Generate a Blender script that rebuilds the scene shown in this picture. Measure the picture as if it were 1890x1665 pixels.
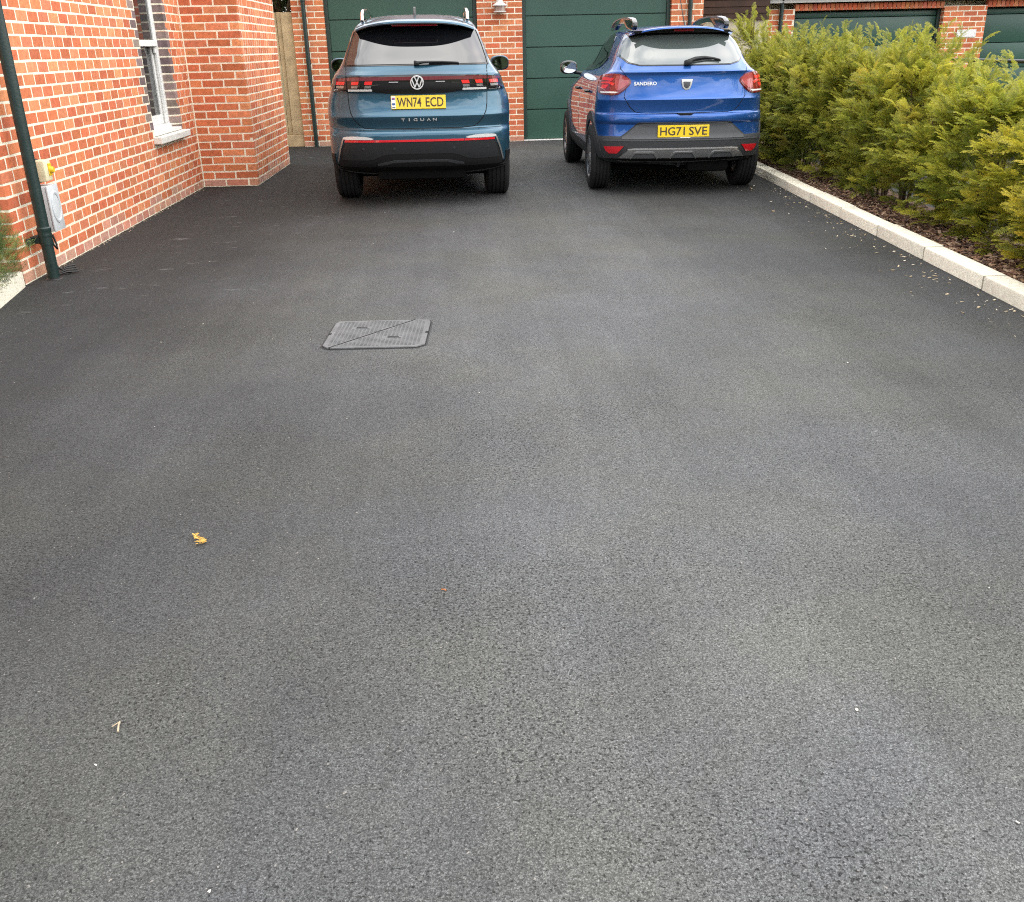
import bpy, bmesh, math, random
import numpy as np
from mathutils import Vector, Matrix

# ------------------------------------------------------------------ scene, camera, sky, sun
for o in list(bpy.data.objects): bpy.data.objects.remove(o)
SC = bpy.context.scene; SC.render.engine = 'CYCLES'
COL = SC.collection
R = math.radians
rnd = random.Random(7)
rng = np.random.default_rng(7)

F, CX, CY, CAMH = 1722.5, 945.0, 832.5, 1.46          # focal length and centre in photo pixels
def _n(v): v = np.array(v, float); return v / np.linalg.norm(v)
VY = _n([845 - CX, 88 - CY, F]); VZ = -_n([1035 - CX, 4808 - CY, F]); VZ = _n(VZ - VY * VZ.dot(VY)); VX = np.cross(VY, VZ)
RM = np.stack([VX, VY, VZ])
def proj(p):
    c = RM.T @ (np.array(p, float) - np.array([0, 0, CAMH])); return c[0] / c[2] * F + CX, c[1] / c[2] * F + CY, c[2]
cam = bpy.data.cameras.new('camera'); cam.sensor_width = 36; cam.lens = 36 * F / 1890; cam.clip_start = .05; cam.clip_end = 900
co = bpy.data.objects.new('camera', cam); COL.objects.link(co)
mw = Matrix.Identity(4)
for i in range(3):
    mw[i][0] = RM[i][0]; mw[i][1] = -RM[i][1]; mw[i][2] = -RM[i][2]
mw[2][3] = CAMH
co.matrix_world = mw
SC.camera = co

SUN_EL, SUN_AZ = 50, 98            # azimuth clockwise from +Y (ahead): light from the right, a little behind
W = bpy.data.worlds.new('World'); SC.world = W; W.use_nodes = True
nt = W.node_tree; N = nt.nodes; L = nt.links
bg = N['Background']; bg.inputs[1].default_value = .115
sky = N.new('ShaderNodeTexSky'); sky.sky_type = 'NISHITA'; sky.sun_disc = False
sky.sun_elevation = R(SUN_EL); sky.sun_rotation = R(SUN_AZ); sky.air_density = 1.0; sky.dust_density = 1.5
tc = N.new('ShaderNodeTexCoord'); sep = N.new('ShaderNodeSeparateXYZ'); L.new(tc.outputs['Generated'], sep.inputs[0])
ad = N.new('ShaderNodeMath'); ad.operation = 'MAXIMUM'; ad.inputs[1].default_value = .0; L.new(sep.outputs[2], ad.inputs[0])
ad2 = N.new('ShaderNodeMath'); ad2.operation = 'ADD'; ad2.inputs[1].default_value = .22; L.new(ad.outputs[0], ad2.inputs[0])
dv = []
for k in (0, 1):
    d = N.new('ShaderNodeMath'); d.operation = 'DIVIDE'; L.new(sep.outputs[k], d.inputs[0]); L.new(ad2.outputs[0], d.inputs[1]); dv.append(d)
cmb = N.new('ShaderNodeCombineXYZ'); L.new(dv[0].outputs[0], cmb.inputs[0]); L.new(dv[1].outputs[0], cmb.inputs[1])
n1 = N.new('ShaderNodeTexNoise'); n1.inputs['Scale'].default_value = 1.5; n1.inputs['Detail'].default_value = 7; n1.inputs['Roughness'].default_value = .56; n1.inputs['Distortion'].default_value = .4
L.new(cmb.outputs[0], n1.inputs['Vector'])
cr = N.new('ShaderNodeValToRGB'); cr.color_ramp.elements[0].position = .36; cr.color_ramp.elements[1].position = .52
L.new(n1.outputs[0], cr.inputs[0])
n2 = N.new('ShaderNodeTexNoise'); n2.inputs['Scale'].default_value = 3.1; n2.inputs['Detail'].default_value = 6
L.new(cmb.outputs[0], n2.inputs['Vector'])
cr2 = N.new('ShaderNodeValToRGB'); cr2.color_ramp.elements[0].position = .32; cr2.color_ramp.elements[1].position = .68
cr2.color_ramp.elements[0].color = (5.2, 5.5, 6.0, 1); cr2.color_ramp.elements[1].color = (10.5, 10.4, 10.2, 1)
L.new(n2.outputs[0], cr2.inputs[0])
mx = N.new('ShaderNodeMix'); mx.data_type = 'RGBA'; L.new(cr.outputs[0], mx.inputs[0]); L.new(sky.outputs[0], mx.inputs[6]); L.new(cr2.outputs[0], mx.inputs[7])
L.new(mx.outputs[2], bg.inputs[0])

sun = bpy.data.lights.new('sun', 'SUN'); sun.energy = 1.5; sun.angle = R(130); sun.color = (1, .955, .88)
so = bpy.data.objects.new('sun', sun); COL.objects.link(so)
sd = Vector((math.sin(R(SUN_AZ)) * math.cos(R(SUN_EL)), math.cos(R(SUN_AZ)) * math.cos(R(SUN_EL)), math.sin(R(SUN_EL))))
so.rotation_euler = sd.to_track_quat('Z', 'Y').to_euler()
SC.view_settings.view_transform = 'Standard'; SC.view_settings.look = 'None'; SC.view_settings.gamma = 1; SC.view_settings.exposure = 1.3
SC.cycles.use_denoising = False; SC.cycles.use_adaptive_sampling = False; SC.cycles.filter_width = 1.1; SC.cycles.sample_clamp_indirect = 4; SC.cycles.max_bounces = 5; SC.cycles.diffuse_bounces = 3; SC.cycles.caustics_reflective = False; SC.cycles.caustics_refractive = False

# ------------------------------------------------------------------ materials
def newmat(name):
    m = bpy.data.materials.new(name); m.use_nodes = True
    return m, m.node_tree.nodes, m.node_tree.links, m.node_tree.nodes['Principled BSDF']
def mat(name, col, rough=.5, metal=0, spec=.5, coat=0, var=0, vscale=6, bump=0, bscale=40, emit=None, ior=None, crough=.03):
    m, n, l, p = newmat(name)
    p.inputs['Base Color'].default_value = (*col, 1); p.inputs['Roughness'].default_value = rough; p.inputs['Metallic'].default_value = metal
    p.inputs['Specular IOR Level'].default_value = spec; p.inputs['Coat Weight'].default_value = coat; p.inputs['Coat Roughness'].default_value = crough
    if ior: p.inputs['IOR'].default_value = ior
    t = n.new('ShaderNodeTexCoord')
    if var:
        a = n.new('ShaderNodeTexNoise'); a.inputs['Scale'].default_value = vscale; a.inputs['Detail'].default_value = 5; l.new(t.outputs['Object'], a.inputs['Vector'])
        h = n.new('ShaderNodeMapRange'); h.inputs[1].default_value = .3; h.inputs[2].default_value = .7; h.inputs[3].default_value = 1 - var; h.inputs[4].default_value = 1 + var
        l.new(a.outputs[0], h.inputs[0])
        x = n.new('ShaderNodeMix'); x.data_type = 'RGBA'; x.blend_type = 'MULTIPLY'; x.inputs[0].default_value = 1; x.inputs[6].default_value = (*col, 1); l.new(h.outputs[0], x.inputs[7])
        l.new(x.outputs[2], p.inputs['Base Color'])
        r2 = n.new('ShaderNodeMapRange'); r2.inputs[3].default_value = max(0, rough - .12 * min(1, rough * 2)); r2.inputs[4].default_value = min(1, rough + .1); l.new(a.outputs[0], r2.inputs[0]); l.new(r2.outputs[0], p.inputs['Roughness'])
    if bump:
        b = n.new('ShaderNodeTexNoise'); b.inputs['Scale'].default_value = bscale; b.inputs['Detail'].default_value = 6; l.new(t.outputs['Object'], b.inputs['Vector'])
        k = n.new('ShaderNodeBump'); k.inputs['Strength'].default_value = bump; k.inputs['Distance'].default_value = .01; l.new(b.outputs[0], k.inputs['Height']); l.new(k.outputs[0], p.inputs['Normal'])
    return m
def brickmat(name, attr):
    m, n, l, p = newmat(name)
    if attr: s = n.new('ShaderNodeAttribute'); s.attribute_name = 'Col'; src = s.outputs['Color']
    else: s = n.new('ShaderNodeObjectInfo'); src = s.outputs['Color']
    g = n.new('ShaderNodeNewGeometry')
    a = n.new('ShaderNodeTexNoise'); a.inputs['Scale'].default_value = 26; a.inputs['Detail'].default_value = 6; a.inputs['Roughness'].default_value = .62; l.new(g.outputs['Position'], a.inputs['Vector'])
    h = n.new('ShaderNodeMapRange'); h.inputs[1].default_value = .28; h.inputs[2].default_value = .74; h.inputs[3].default_value = .74; h.inputs[4].default_value = 1.22; l.new(a.outputs[0], h.inputs[0])
    x = n.new('ShaderNodeMix'); x.data_type = 'RGBA'; x.blend_type = 'MULTIPLY'; x.inputs[0].default_value = 1; l.new(src, x.inputs[6]); l.new(h.outputs[0], x.inputs[7])
    # pale lime bloom in blotches
    b = n.new('ShaderNodeTexNoise'); b.inputs['Scale'].default_value = 9; b.inputs['Detail'].default_value = 7; l.new(g.outputs['Position'], b.inputs['Vector'])
    c = n.new('ShaderNodeMapRange'); c.inputs[1].default_value = .6; c.inputs[2].default_value = .82; c.inputs[3].default_value = 0; c.inputs[4].default_value = .3; l.new(b.outputs[0], c.inputs[0])
    y = n.new('ShaderNodeMix'); y.data_type = 'RGBA'; l.new(c.outputs[0], y.inputs[0]); l.new(x.outputs[2], y.inputs[6]); y.inputs[7].default_value = (.52, .32, .24, 1)
    l.new(y.outputs[2], p.inputs['Base Color'])
    p.inputs['Roughness'].default_value = .88; p.inputs['Specular IOR Level'].default_value = .25
    d = n.new('ShaderNodeTexNoise'); d.inputs['Scale'].default_value = 120; d.inputs['Detail'].default_value = 5; l.new(g.outputs['Position'], d.inputs['Vector'])
    k = n.new('ShaderNodeBump'); k.inputs['Strength'].default_value = .45; k.inputs['Distance'].default_value = .004; l.new(d.outputs[0], k.inputs['Height']); l.new(k.outputs[0], p.inputs['Normal'])
    return m
def leafmat(name, trans=.48):
    m, n, l, p = newmat(name)
    s = n.new('ShaderNodeAttribute'); s.attribute_name = 'Col'
    oi = n.new('ShaderNodeObjectInfo')
    x = n.new('ShaderNodeMix'); x.data_type = 'RGBA'; x.blend_type = 'MULTIPLY'; x.inputs[0].default_value = 1
    l.new(s.outputs['Color'], x.inputs[6]); l.new(oi.outputs['Color'], x.inputs[7])
    l.new(x.outputs[2], p.inputs['Base Color']); p.inputs['Roughness'].default_value = .5; p.inputs['Specular IOR Level'].default_value = .35
    t = n.new('ShaderNodeBsdfTranslucent'); l.new(x.outputs[2], t.inputs[0])
    q = n.new('ShaderNodeMixShader'); q.inputs[0].default_value = trans
    l.new(p.outputs[0], q.inputs[1]); l.new(t.outputs[0], q.inputs[2]); l.new(q.outputs[0], n['Material Output'].inputs[0])
    return m
def asphalt():
    m, n, l, p = newmat('asphalt')
    g = n.new('ShaderNodeNewGeometry')
    def noise(sc, det=4, rough=.5, off=0):
        a = n.new('ShaderNodeTexNoise'); a.inputs['Scale'].default_value = sc; a.inputs['Detail'].default_value = det; a.inputs['Roughness'].default_value = rough
        if off:
            mp = n.new('ShaderNodeMapping'); mp.inputs['Location'].default_value = (off, off * .7, 0); l.new(g.outputs['Position'], mp.inputs[0]); l.new(mp.outputs[0], a.inputs['Vector'])
        else: l.new(g.outputs['Position'], a.inputs['Vector'])
        return a.outputs[0]
    def mr(src, a, b, c, d):
        q = n.new('ShaderNodeMapRange'); q.inputs[1].default_value = a; q.inputs[2].default_value = b; q.inputs[3].default_value = c; q.inputs[4].default_value = d; l.new(src, q.inputs[0]); return q.outputs[0]
    def mth(op, a, b):
        q = n.new('ShaderNodeMath'); q.operation = op
        for i, v in enumerate((a, b)):
            if isinstance(v, (int, float)): q.inputs[i].default_value = v
            else: l.new(v, q.inputs[i])
        return q.outputs[0]
    # jittered stones of two sizes
    wob = n.new('ShaderNodeTexNoise'); wob.inputs['Scale'].default_value = 160; wob.inputs['Detail'].default_value = 2; l.new(g.outputs['Position'], wob.inputs['Vector'])
    vm = n.new('ShaderNodeVectorMath'); vm.operation = 'MULTIPLY_ADD'; l.new(wob.outputs['Color'], vm.inputs[0]); vm.inputs[1].default_value = (.011, .011, .011); l.new(g.outputs['Position'], vm.inputs[2])
    v1 = n.new('ShaderNodeTexVoronoi'); v1.inputs['Scale'].default_value = 235; l.new(vm.outputs[0], v1.inputs['Vector'])
    v2 = n.new('ShaderNodeTexVoronoi'); v2.inputs['Scale'].default_value = 330; l.new(vm.outputs[0], v2.inputs['Vector'])
    sc = n.new('ShaderNodeSeparateColor'); l.new(v1.outputs['Color'], sc.inputs[0])
    stone = mr(sc.outputs[0], 0, 1, .62, 1.40)
    crev = mr(v1.outputs['Distance'], .30, .72, 1.08, .55)
    grit = mr(v2.outputs['Distance'], .1, .8, 1.18, .7)
    pits = mth('MULTIPLY', mr(mth('ADD', noise(112, 2, .5, 3.1), mr(noise(1.4, 3, .5, 31.0), .3, .7, -.06, .045)), .595, .67, 1, .26), mr(noise(170, 3, .7, 7.7), .34, .66, .66, 1.30))
    tone = mth('MULTIPLY', mth('MULTIPLY', stone, crev), mth('MULTIPLY', grit, pits))
    # dusty wear in broad patches; tone lighter mid-drive, darker towards the sides and cars
    mpb = n.new('ShaderNodeMapping'); mpb.inputs['Scale'].default_value = (1.5, .45, 1); l.new(g.outputs['Position'], mpb.inputs[0]); bn = n.new('ShaderNodeTexNoise'); bn.inputs['Scale'].default_value = .9; bn.inputs['Detail'].default_value = 5; bn.inputs['Roughness'].default_value = .6; l.new(mpb.outputs[0], bn.inputs['Vector'])
    big = mr(bn.outputs[0], .34, .68, .90, 1.10)
    mps = n.new('ShaderNodeMapping'); mps.inputs['Scale'].default_value = (5.5, .35, 1); l.new(g.outputs['Position'], mps.inputs[0]); bs_ = n.new('ShaderNodeTexNoise'); bs_.inputs['Scale'].default_value = 1.0; bs_.inputs['Detail'].default_value = 5; bs_.inputs['Roughness'].default_value = .65; l.new(mps.outputs[0], bs_.inputs['Vector'])
    big = mth('MULTIPLY', big, mr(bs_.outputs[0], .3, .7, .91, 1.09))
    mid = mr(noise(2.3, 5, .6, 9.0), .32, .7, .93, 1.07)
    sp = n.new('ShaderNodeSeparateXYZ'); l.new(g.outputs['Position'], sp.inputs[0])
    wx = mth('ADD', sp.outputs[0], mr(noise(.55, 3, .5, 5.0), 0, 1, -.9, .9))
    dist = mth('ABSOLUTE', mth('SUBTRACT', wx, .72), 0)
    xy_tone = mth('MULTIPLY', mr(dist, .5, 2.8, 1.44, .42), mr(sp.outputs[1], 6.0, 9.5, 1.04, .70))
    tone = mth('MULTIPLY', tone, mth('MULTIPLY', mth('MULTIPLY', big, mid), xy_tone))
    # tint: blue-grey bitumen against olive dust
    tint = n.new('ShaderNodeMix'); tint.data_type = 'RGBA'; l.new(mr(noise(.9, 4, .6, 14.0), .40, .64, 0, 1), tint.inputs[0])
    tint.inputs[6].default_value = (.110, .112, .114, 1); tint.inputs[7].default_value = (.115, .116, .106, 1)
    x = n.new('ShaderNodeMix'); x.data_type = 'RGBA'; x.blend_type = 'MULTIPLY'; x.inputs[0].default_value = 1; l.new(tint.outputs[2], x.inputs[6]); l.new(tone, x.inputs[7])
    # faint pale scuffs, drawn out sideways, left of the parked cars
    mp = n.new('ShaderNodeMapping'); mp.inputs['Scale'].default_value = (2.2, 4.5, 1); mp.inputs['Rotation'].default_value = (0, 0, .35); l.new(g.outputs['Position'], mp.inputs[0])
    sn = n.new('ShaderNodeTexNoise'); sn.inputs['Scale'].default_value = 1.6; sn.inputs['Detail'].default_value = 9; sn.inputs['Roughness'].default_value = .72; l.new(mp.outputs[0], sn.inputs['Vector'])
    scm = mth('MULTIPLY', mr(sn.outputs[0], .60, .70, 0, .45), mth('MULTIPLY', mr(sp.outputs[0], -.9, -1.5, 0, 1), mr(sp.outputs[1], 5.4, 6.4, 0, 1)))
    y = n.new('ShaderNodeMix'); y.data_type = 'RGBA'; l.new(scm, y.inputs[0]); l.new(x.outputs[2], y.inputs[6]); y.inputs[7].default_value = (.3, .3, .3, 1)
    # odd pale and dark chips of stone
    ch = mr(sc.outputs[1], .9985, .9992, 0, 1)
    z = n.new('ShaderNodeMix'); z.data_type = 'RGBA'; l.new(mth('MULTIPLY', ch, .75), z.inputs[0]); l.new(y.outputs[2], z.inputs[6]); z.inputs[7].default_value = (.34, .31, .28, 1)
    l.new(z.outputs[2], p.inputs['Base Color'])
    p.inputs['Roughness'].default_value = .82; p.inputs['Specular IOR Level'].default_value = .32
    ht = mth('ADD', mth('MULTIPLY', v1.outputs['Distance'], -.8), mth('ADD', mth('MULTIPLY', sc.outputs[2], .45), mth('MULTIPLY', pits, .9)))
    k = n.new('ShaderNodeBump'); k.inputs['Strength'].default_value = .75; k.inputs['Distance'].default_value = .0045; l.new(ht, k.inputs['Height'])
    k2 = n.new('ShaderNodeBump'); k2.inputs['Strength'].default_value = .08; k2.inputs['Distance'].default_value = .03; l.new(noise(4.5, 4, .6, 21.0), k2.inputs['Height']); l.new(k.outputs[0], k2.inputs['Normal'])
    l.new(k2.outputs[0], p.inputs['Normal'])
    return m

M = {}
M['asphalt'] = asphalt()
M['brick'] = brickmat('brick', False); M['brickj'] = brickmat('brick_joined', True)
M['mortar'] = mat('mortar', (.88, .79, .62), .95, spec=.15, var=.10, vscale=8, bump=.5, bscale=150)
M['green'] = mat('green_door', (.036, .092, .067), .38, spec=.5, var=.06, vscale=2, bump=.06, bscale=400)
M['greenframe'] = mat('green_frame', (.022, .045, .036), .4, var=.08)
M['greenpipe'] = mat('green_pipe', (.010, .026, .023), .38, spec=.5, var=.12, vscale=14, bump=.12, bscale=60)
M['white'] = mat('white_paint', (.80, .79, .76), .45, var=.04, vscale=12)
M['offwhite'] = mat('offwhite', (.66, .65, .61), .6, var=.08, vscale=9)
M['sill'] = mat('sill_stone', (.72, .70, .64), .75, var=.1, vscale=14, bump=.25, bscale=160)
M['glass'] = mat('window_glass', (.02, .024, .026), .03, spec=.7, ior=1.6)
M['timber'] = mat('fence_timber', (.50, .365, .215), .85, spec=.2, var=.2, vscale=7, bump=.4, bscale=70)
M['darktimber'] = mat('dark_timber', (.050, .028, .020), .75, spec=.25, var=.25, vscale=6, bump=.3, bscale=60)
M['render'] = mat('pale_render', (.50, .46, .34), .9, spec=.2, var=.08)
M['roof'] = mat('roof_tile', (.11, .055, .04), .8, var=.2)
M['kerb'] = k_ = mat('kerb_concrete', (.86, .80, .65), .93, spec=.2, var=.12, vscale=30, bump=.4, bscale=210)
oi_ = k_.node_tree.nodes.new('ShaderNodeObjectInfo'); mr_ = k_.node_tree.nodes.new('ShaderNodeMapRange'); mr_.inputs[3].default_value = .84; mr_.inputs[4].default_value = 1.06; k_.node_tree.links.new(oi_.outputs['Random'], mr_.inputs[0]); hs_ = k_.node_tree.nodes.new('ShaderNodeHueSaturation'); k_.node_tree.links.new(mr_.outputs[0], hs_.inputs['Value']); pb_ = k_.node_tree.nodes['Principled BSDF']; k_.node_tree.links.new(pb_.inputs['Base Color'].links[0].from_socket, hs_.inputs['Color']); k_.node_tree.links.new(hs_.outputs[0], pb_.inputs['Base Color'])
M['mulch'] = mat('mulch_soil', (.085, .050, .034), .95, spec=.15, var=.35, vscale=30, bump=1, bscale=90)
M['iron'] = mat('black_iron', (.015, .015, .016), .45, spec=.5, bump=.1, bscale=90)
M['greybox'] = mat('grey_plastic', (.56, .58, .59), .42, var=.04)
M['cream'] = mat('cream_plastic', (.72, .66, .44), .5, var=.08, vscale=20)
M['yellow'] = mat('yellow_plastic', (.80, .50, .02), .4)
M['black'] = mat('black_plastic', (.012, .012, .013), .45, spec=.45, bump=.05, bscale=300)
M['brownbox'] = mat('brown_plastic', (.022, .012, .012), .4)
M['cover'] = mat('cast_iron_cover', (.140, .141, .142), .68, metal=.1, spec=.4, var=.18, vscale=9, bump=.3, bscale=130)
M['pit'] = mat('dark_gap', (.006, .006, .006), .9)
M['soil'] = mat('soil', (.05, .035, .025), 1, bump=.8)
M['leaf'] = leafmat('foliage')
M['bark'] = mat('bark', (.10, .065, .04), .9, var=.25, bump=.5)
M['grassgreen'] = mat('verge_ground', (.05, .075, .025), .95, var=.3, vscale=.7)
def paint(name, col, metal=.55, rough=.34):
    return mat(name, col, rough, metal=metal, spec=.5, coat=1.0, bump=.0, crough=.025)
M['teal'] = paint('teal_paint', (.030, .100, .155), .6); M['blue'] = paint('blue_paint', (.016, .098, .365), .6)
M['carglass'] = mat('tinted_glass', (.006, .007, .009), .015, spec=.9, ior=1.75)
M['carglass2'] = mat('cabin_tone_glass', (.085, .105, .10), .015, spec=.9, ior=1.85)  # grey base stands in for the bright cabin behind the glass
M['chrome'] = mat('chrome', (.80, .79, .77), .12, metal=1); M['bright'] = mat('sky_white_trim', (.70, .70, .69), .25, metal=.25, coat=.5)  # second one: chrome with the sky's reflection put into a pale base
M['satin'] = mat('satin_silver', (.46, .46, .46), .32, metal=.85, spec=.5)
M['silver'] = mat('silver_paint', (.62, .62, .61), .3, metal=.6)
M['gloss'] = mat('gloss_black', (.010, .010, .011), .08, spec=.6, coat=.6)
M['bandred'] = mat('smoked_red_lens', (.17, .035, .045), .07, spec=.7, coat=1)
M['red'] = mat('red_lens', (.62, .010, .020), .12, spec=.6, coat=1)
M['redbright'] = mat('bright_red_lens', (.78, .03, .03), .15, coat=1)
M['reddark'] = mat('dark_red_lens', (.20, .005, .012), .08, spec=.7, coat=1)
M['clear'] = mat('clear_lens', (.78, .78, .75), .12, spec=.6, coat=1)
M['pinklens'] = mat('pale_red_lens', (.42, .07, .075), .1, coat=1)
M['plate'] = mat('yellow_plate', (.84, .60, .012), .3, coat=.4)
M['platetext'] = mat('plate_print', (.055, .030, .020), .5)
M['plateblue'] = mat('plate_blue', (.03, .08, .30), .4)
M['platewhite'] = mat('plate_white', (.8, .8, .8), .4)
M['cladding'] = mat('grey_cladding', (.042, .044, .047), .6, spec=.4, bump=.25, bscale=260)
M['cladlight'] = mat('grey_bumper_panel', (.090, .093, .098), .62, spec=.35, bump=.2, bscale=260)
M['suvpanel'] = mat('satin_black_panel', (.022, .023, .025), .35, spec=.5)
M['rubber'] = mat('tyre_rubber', (.018, .018, .018), .8, spec=.3, var=.2, vscale=20, bump=.1, bscale=120)
M['rim'] = mat('alloy', (.30, .30, .31), .32, metal=.9)
M['under'] = mat('underbody', (.008, .008, .008), .9, spec=.2)
M['mirrorglass'] = mat('mirror_glass', (.75, .78, .78), .02, metal=1)
M['sprig'] = mat('yellow_sprig', (.68, .42, .10), .7)
M['strawtwig'] = mat('dry_twig', (.42, .33, .22), .8, var=.3, vscale=60)

# ------------------------------------------------------------------ helpers
def link(name, me, m=None, parent=None, loc=None, rotz=None):
    o = bpy.data.objects.new(name, me); COL.objects.link(o)
    if m is not None and me is not None and not me.materials: me.materials.append(M[m] if isinstance(m, str) else m)
    if parent is not None: o.parent = parent
    if loc is not None: o.location = loc
    if rotz is not None: o.rotation_euler = (0, 0, rotz)
    return o
def tag(o, label, cat, group=None):
    o['label'] = label; o['category'] = cat
    if group: o['group'] = group
    return o
def struct(o): o['kind'] = 'structure'; return o
def stuff(o): o['kind'] = 'stuff'; return o
def empty(name, loc=(0, 0, 0), rot=(0, 0, 0)):
    o = bpy.data.objects.new(name, None); o.empty_display_size = .2; COL.objects.link(o); o.location = loc; o.rotation_euler = rot; return o
def mesh(name, v, f, smooth=False, sharp=None):
    me = bpy.data.meshes.new(name); me.from_pydata([tuple(p) for p in v], [], [tuple(q) for q in f]); me.update()
    if smooth:
        me.polygons.foreach_set('use_smooth', [True] * len(me.polygons))
        if sharp: me.set_sharp_from_angle(angle=R(sharp))
    return me
def from_bm(name, bm, smooth=False, sharp=35, recalc=True):
    if recalc: bmesh.ops.recalc_face_normals(bm, faces=bm.faces)
    me = bpy.data.meshes.new(name); bm.to_mesh(me); bm.free()
    if smooth:
        me.polygons.foreach_set('use_smooth', [True] * len(me.polygons)); me.set_sharp_from_angle(angle=R(sharp))
    return me
def box_bm(bm, x0, x1, y0, y1, z0, z1):
    vs = [bm.verts.new((x, y, z)) for x in (x0, x1) for y in (y0, y1) for z in (z0, z1)]
    for q in ((0, 1, 3, 2), (4, 6, 7, 5), (0, 4, 5, 1), (2, 3, 7, 6), (0, 2, 6, 4), (1, 5, 7, 3)): bm.faces.new([vs[i] for i in q])
    return vs
def box(name, x0, x1, y0, y1, z0, z1, m, parent=None, bev=0, seg=1):
    bm = bmesh.new(); box_bm(bm, x0, x1, y0, y1, z0, z1)
    if bev: bmesh.ops.bevel(bm, geom=bm.edges[:], offset=bev, segments=seg, affect='EDGES', profile=.5)
    return link(name, from_bm(name, bm, smooth=bool(bev and seg > 1)), m, parent)
def tube(name, pts, r, m, parent=None, seg=10, cap=True, radii=None):
    pts = [Vector(p) for p in pts]; v = []; f = []
    for i, p in enumerate(pts):
        t = (pts[min(i + 1, len(pts) - 1)] - pts[max(i - 1, 0)]).normalized()
        a = t.cross(Vector((0, 0, 1)) if abs(t.z) < .9 else Vector((1, 0, 0))).normalized(); b = t.cross(a)
        rr = radii[i] if radii else r
        for k in range(seg):
            q = 2 * math.pi * k / seg; v.append(p + a * math.cos(q) * rr + b * math.sin(q) * rr)
    for i in range(len(pts) - 1):
        for k in range(seg):
            f.append((i * seg + k, i * seg + (k + 1) % seg, (i + 1) * seg + (k + 1) % seg, (i + 1) * seg + k))
    if cap: f.append(tuple(range(seg - 1, -1, -1))); f.append(tuple(range((len(pts) - 1) * seg, len(pts) * seg)))
    bm = bmesh.new(); bmv = [bm.verts.new(p) for p in v]
    for q in f: bm.faces.new([bmv[i] for i in q])
    return link(name, from_bm(name, bm, True, 50), m, parent)
def lathe(prof, seg=32, axis='z', close=False):
    v = []; f = []; n = len(prof)
    for k in range(seg):
        a = 2 * math.pi * k / seg
        for r_, h in prof:
            if axis == 'z': v.append((r_ * math.cos(a), r_ * math.sin(a), h))
            else: v.append((h, r_ * math.cos(a), r_ * math.sin(a)))
    for k in range(seg):
        for i in range(n if close else n - 1):
            j = (i + 1) % n
            f.append((k * n + i, k * n + j, ((k + 1) % seg) * n + j, ((k + 1) % seg) * n + i))
    return v, f
def lathe_mesh(name, prof, seg=32, axis='z', sharp=35, close=False):
    v, f = lathe(prof, seg, axis, close); bm = bmesh.new(); vs = [bm.verts.new(p) for p in v]
    for q in f:
        try: bm.faces.new([vs[i] for i in q])
        except ValueError: pass
    bmesh.ops.remove_doubles(bm, verts=bm.verts, dist=1e-5)
    return from_bm(name, bm, True, sharp)
def prism(name, poly, axis, a0, a1, m, parent=None, bev=0, seg=2):
    """polygon extruded along an axis: 'x' takes (y,z), 'y' takes (x,z), 'z' takes (x,y)"""
    bm = bmesh.new()
    def P(p, a): return {'x': (a, p[0], p[1]), 'y': (p[0], a, p[1]), 'z': (p[0], p[1], a)}[axis]
    A = [bm.verts.new(P(p, a0)) for p in poly]; B = [bm.verts.new(P(p, a1)) for p in poly]; n = len(poly)
    bm.faces.new(A); bm.faces.new(B[::-1])
    for i in range(n): bm.faces.new((A[i], B[i], B[(i + 1) % n], A[(i + 1) % n]))
    if bev: bmesh.ops.bevel(bm, geom=bm.edges[:], offset=bev, segments=seg, affect='EDGES', profile=.5)
    return link(name, from_bm(name, bm, smooth=bool(bev)), m, parent)
def set_col(me, cols):
    """one colour per face"""
    a = me.color_attributes.new('Col', 'FLOAT_COLOR', 'CORNER')
    cnt = np.zeros(len(me.polygons), int); me.polygons.foreach_get('loop_total', cnt)
    a.data.foreach_set('color', np.repeat(np.asarray(cols, np.float32), cnt, axis=0).ravel())
def text_mesh(s, w, h, bold=0, depth=.002, shear=0):
    c = bpy.data.curves.new('t', 'FONT'); c.body = s; c.size = 1; c.extrude = .01; c.offset = bold; c.shear = shear; c.resolution_u = 3
    o = bpy.data.objects.new('t', c); COL.objects.link(o)
    dg = bpy.context.evaluated_depsgraph_get(); me = bpy.data.meshes.new_from_object(o.evaluated_get(dg))
    bpy.data.objects.remove(o); bpy.data.curves.remove(c)
    v = np.zeros(len(me.vertices) * 3); me.vertices.foreach_get('co', v); v = v.reshape(-1, 3)
    lo, hi = v.min(0), v.max(0)
    q = np.empty_like(v); q[:, 0] = ((v[:, 0] - lo[0]) / (hi[0] - lo[0]) - .5) * w; q[:, 2] = ((v[:, 1] - lo[1]) / (hi[1] - lo[1]) - .5) * h; q[:, 1] = -(v[:, 2] - lo[2]) / max(1e-9, hi[2] - lo[2]) * depth
    me.vertices.foreach_set('co', q.ravel()); me.update(); me.materials.clear()
    return me

# ------------------------------------------------------------------ ground
def sheet(name, pts, z, m):
    return struct(link(name, mesh(name, [(x, y, z) for x, y in pts], [tuple(range(len(pts)))]), m))
sheet('ground', [(-300, -300), (300, -300), (300, 300), (-300, 300)], -.40, 'grassgreen')
def kx(y): return 3.207 + .0477 * (y - 5.484)          # front edge of the right-hand kerb
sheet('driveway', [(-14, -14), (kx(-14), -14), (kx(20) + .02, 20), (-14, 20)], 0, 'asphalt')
sheet('lower_forecourt', [(5.1, -6), (16, -6), (16, 24), (5.1, 24)], -.36, 'asphalt')

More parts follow.
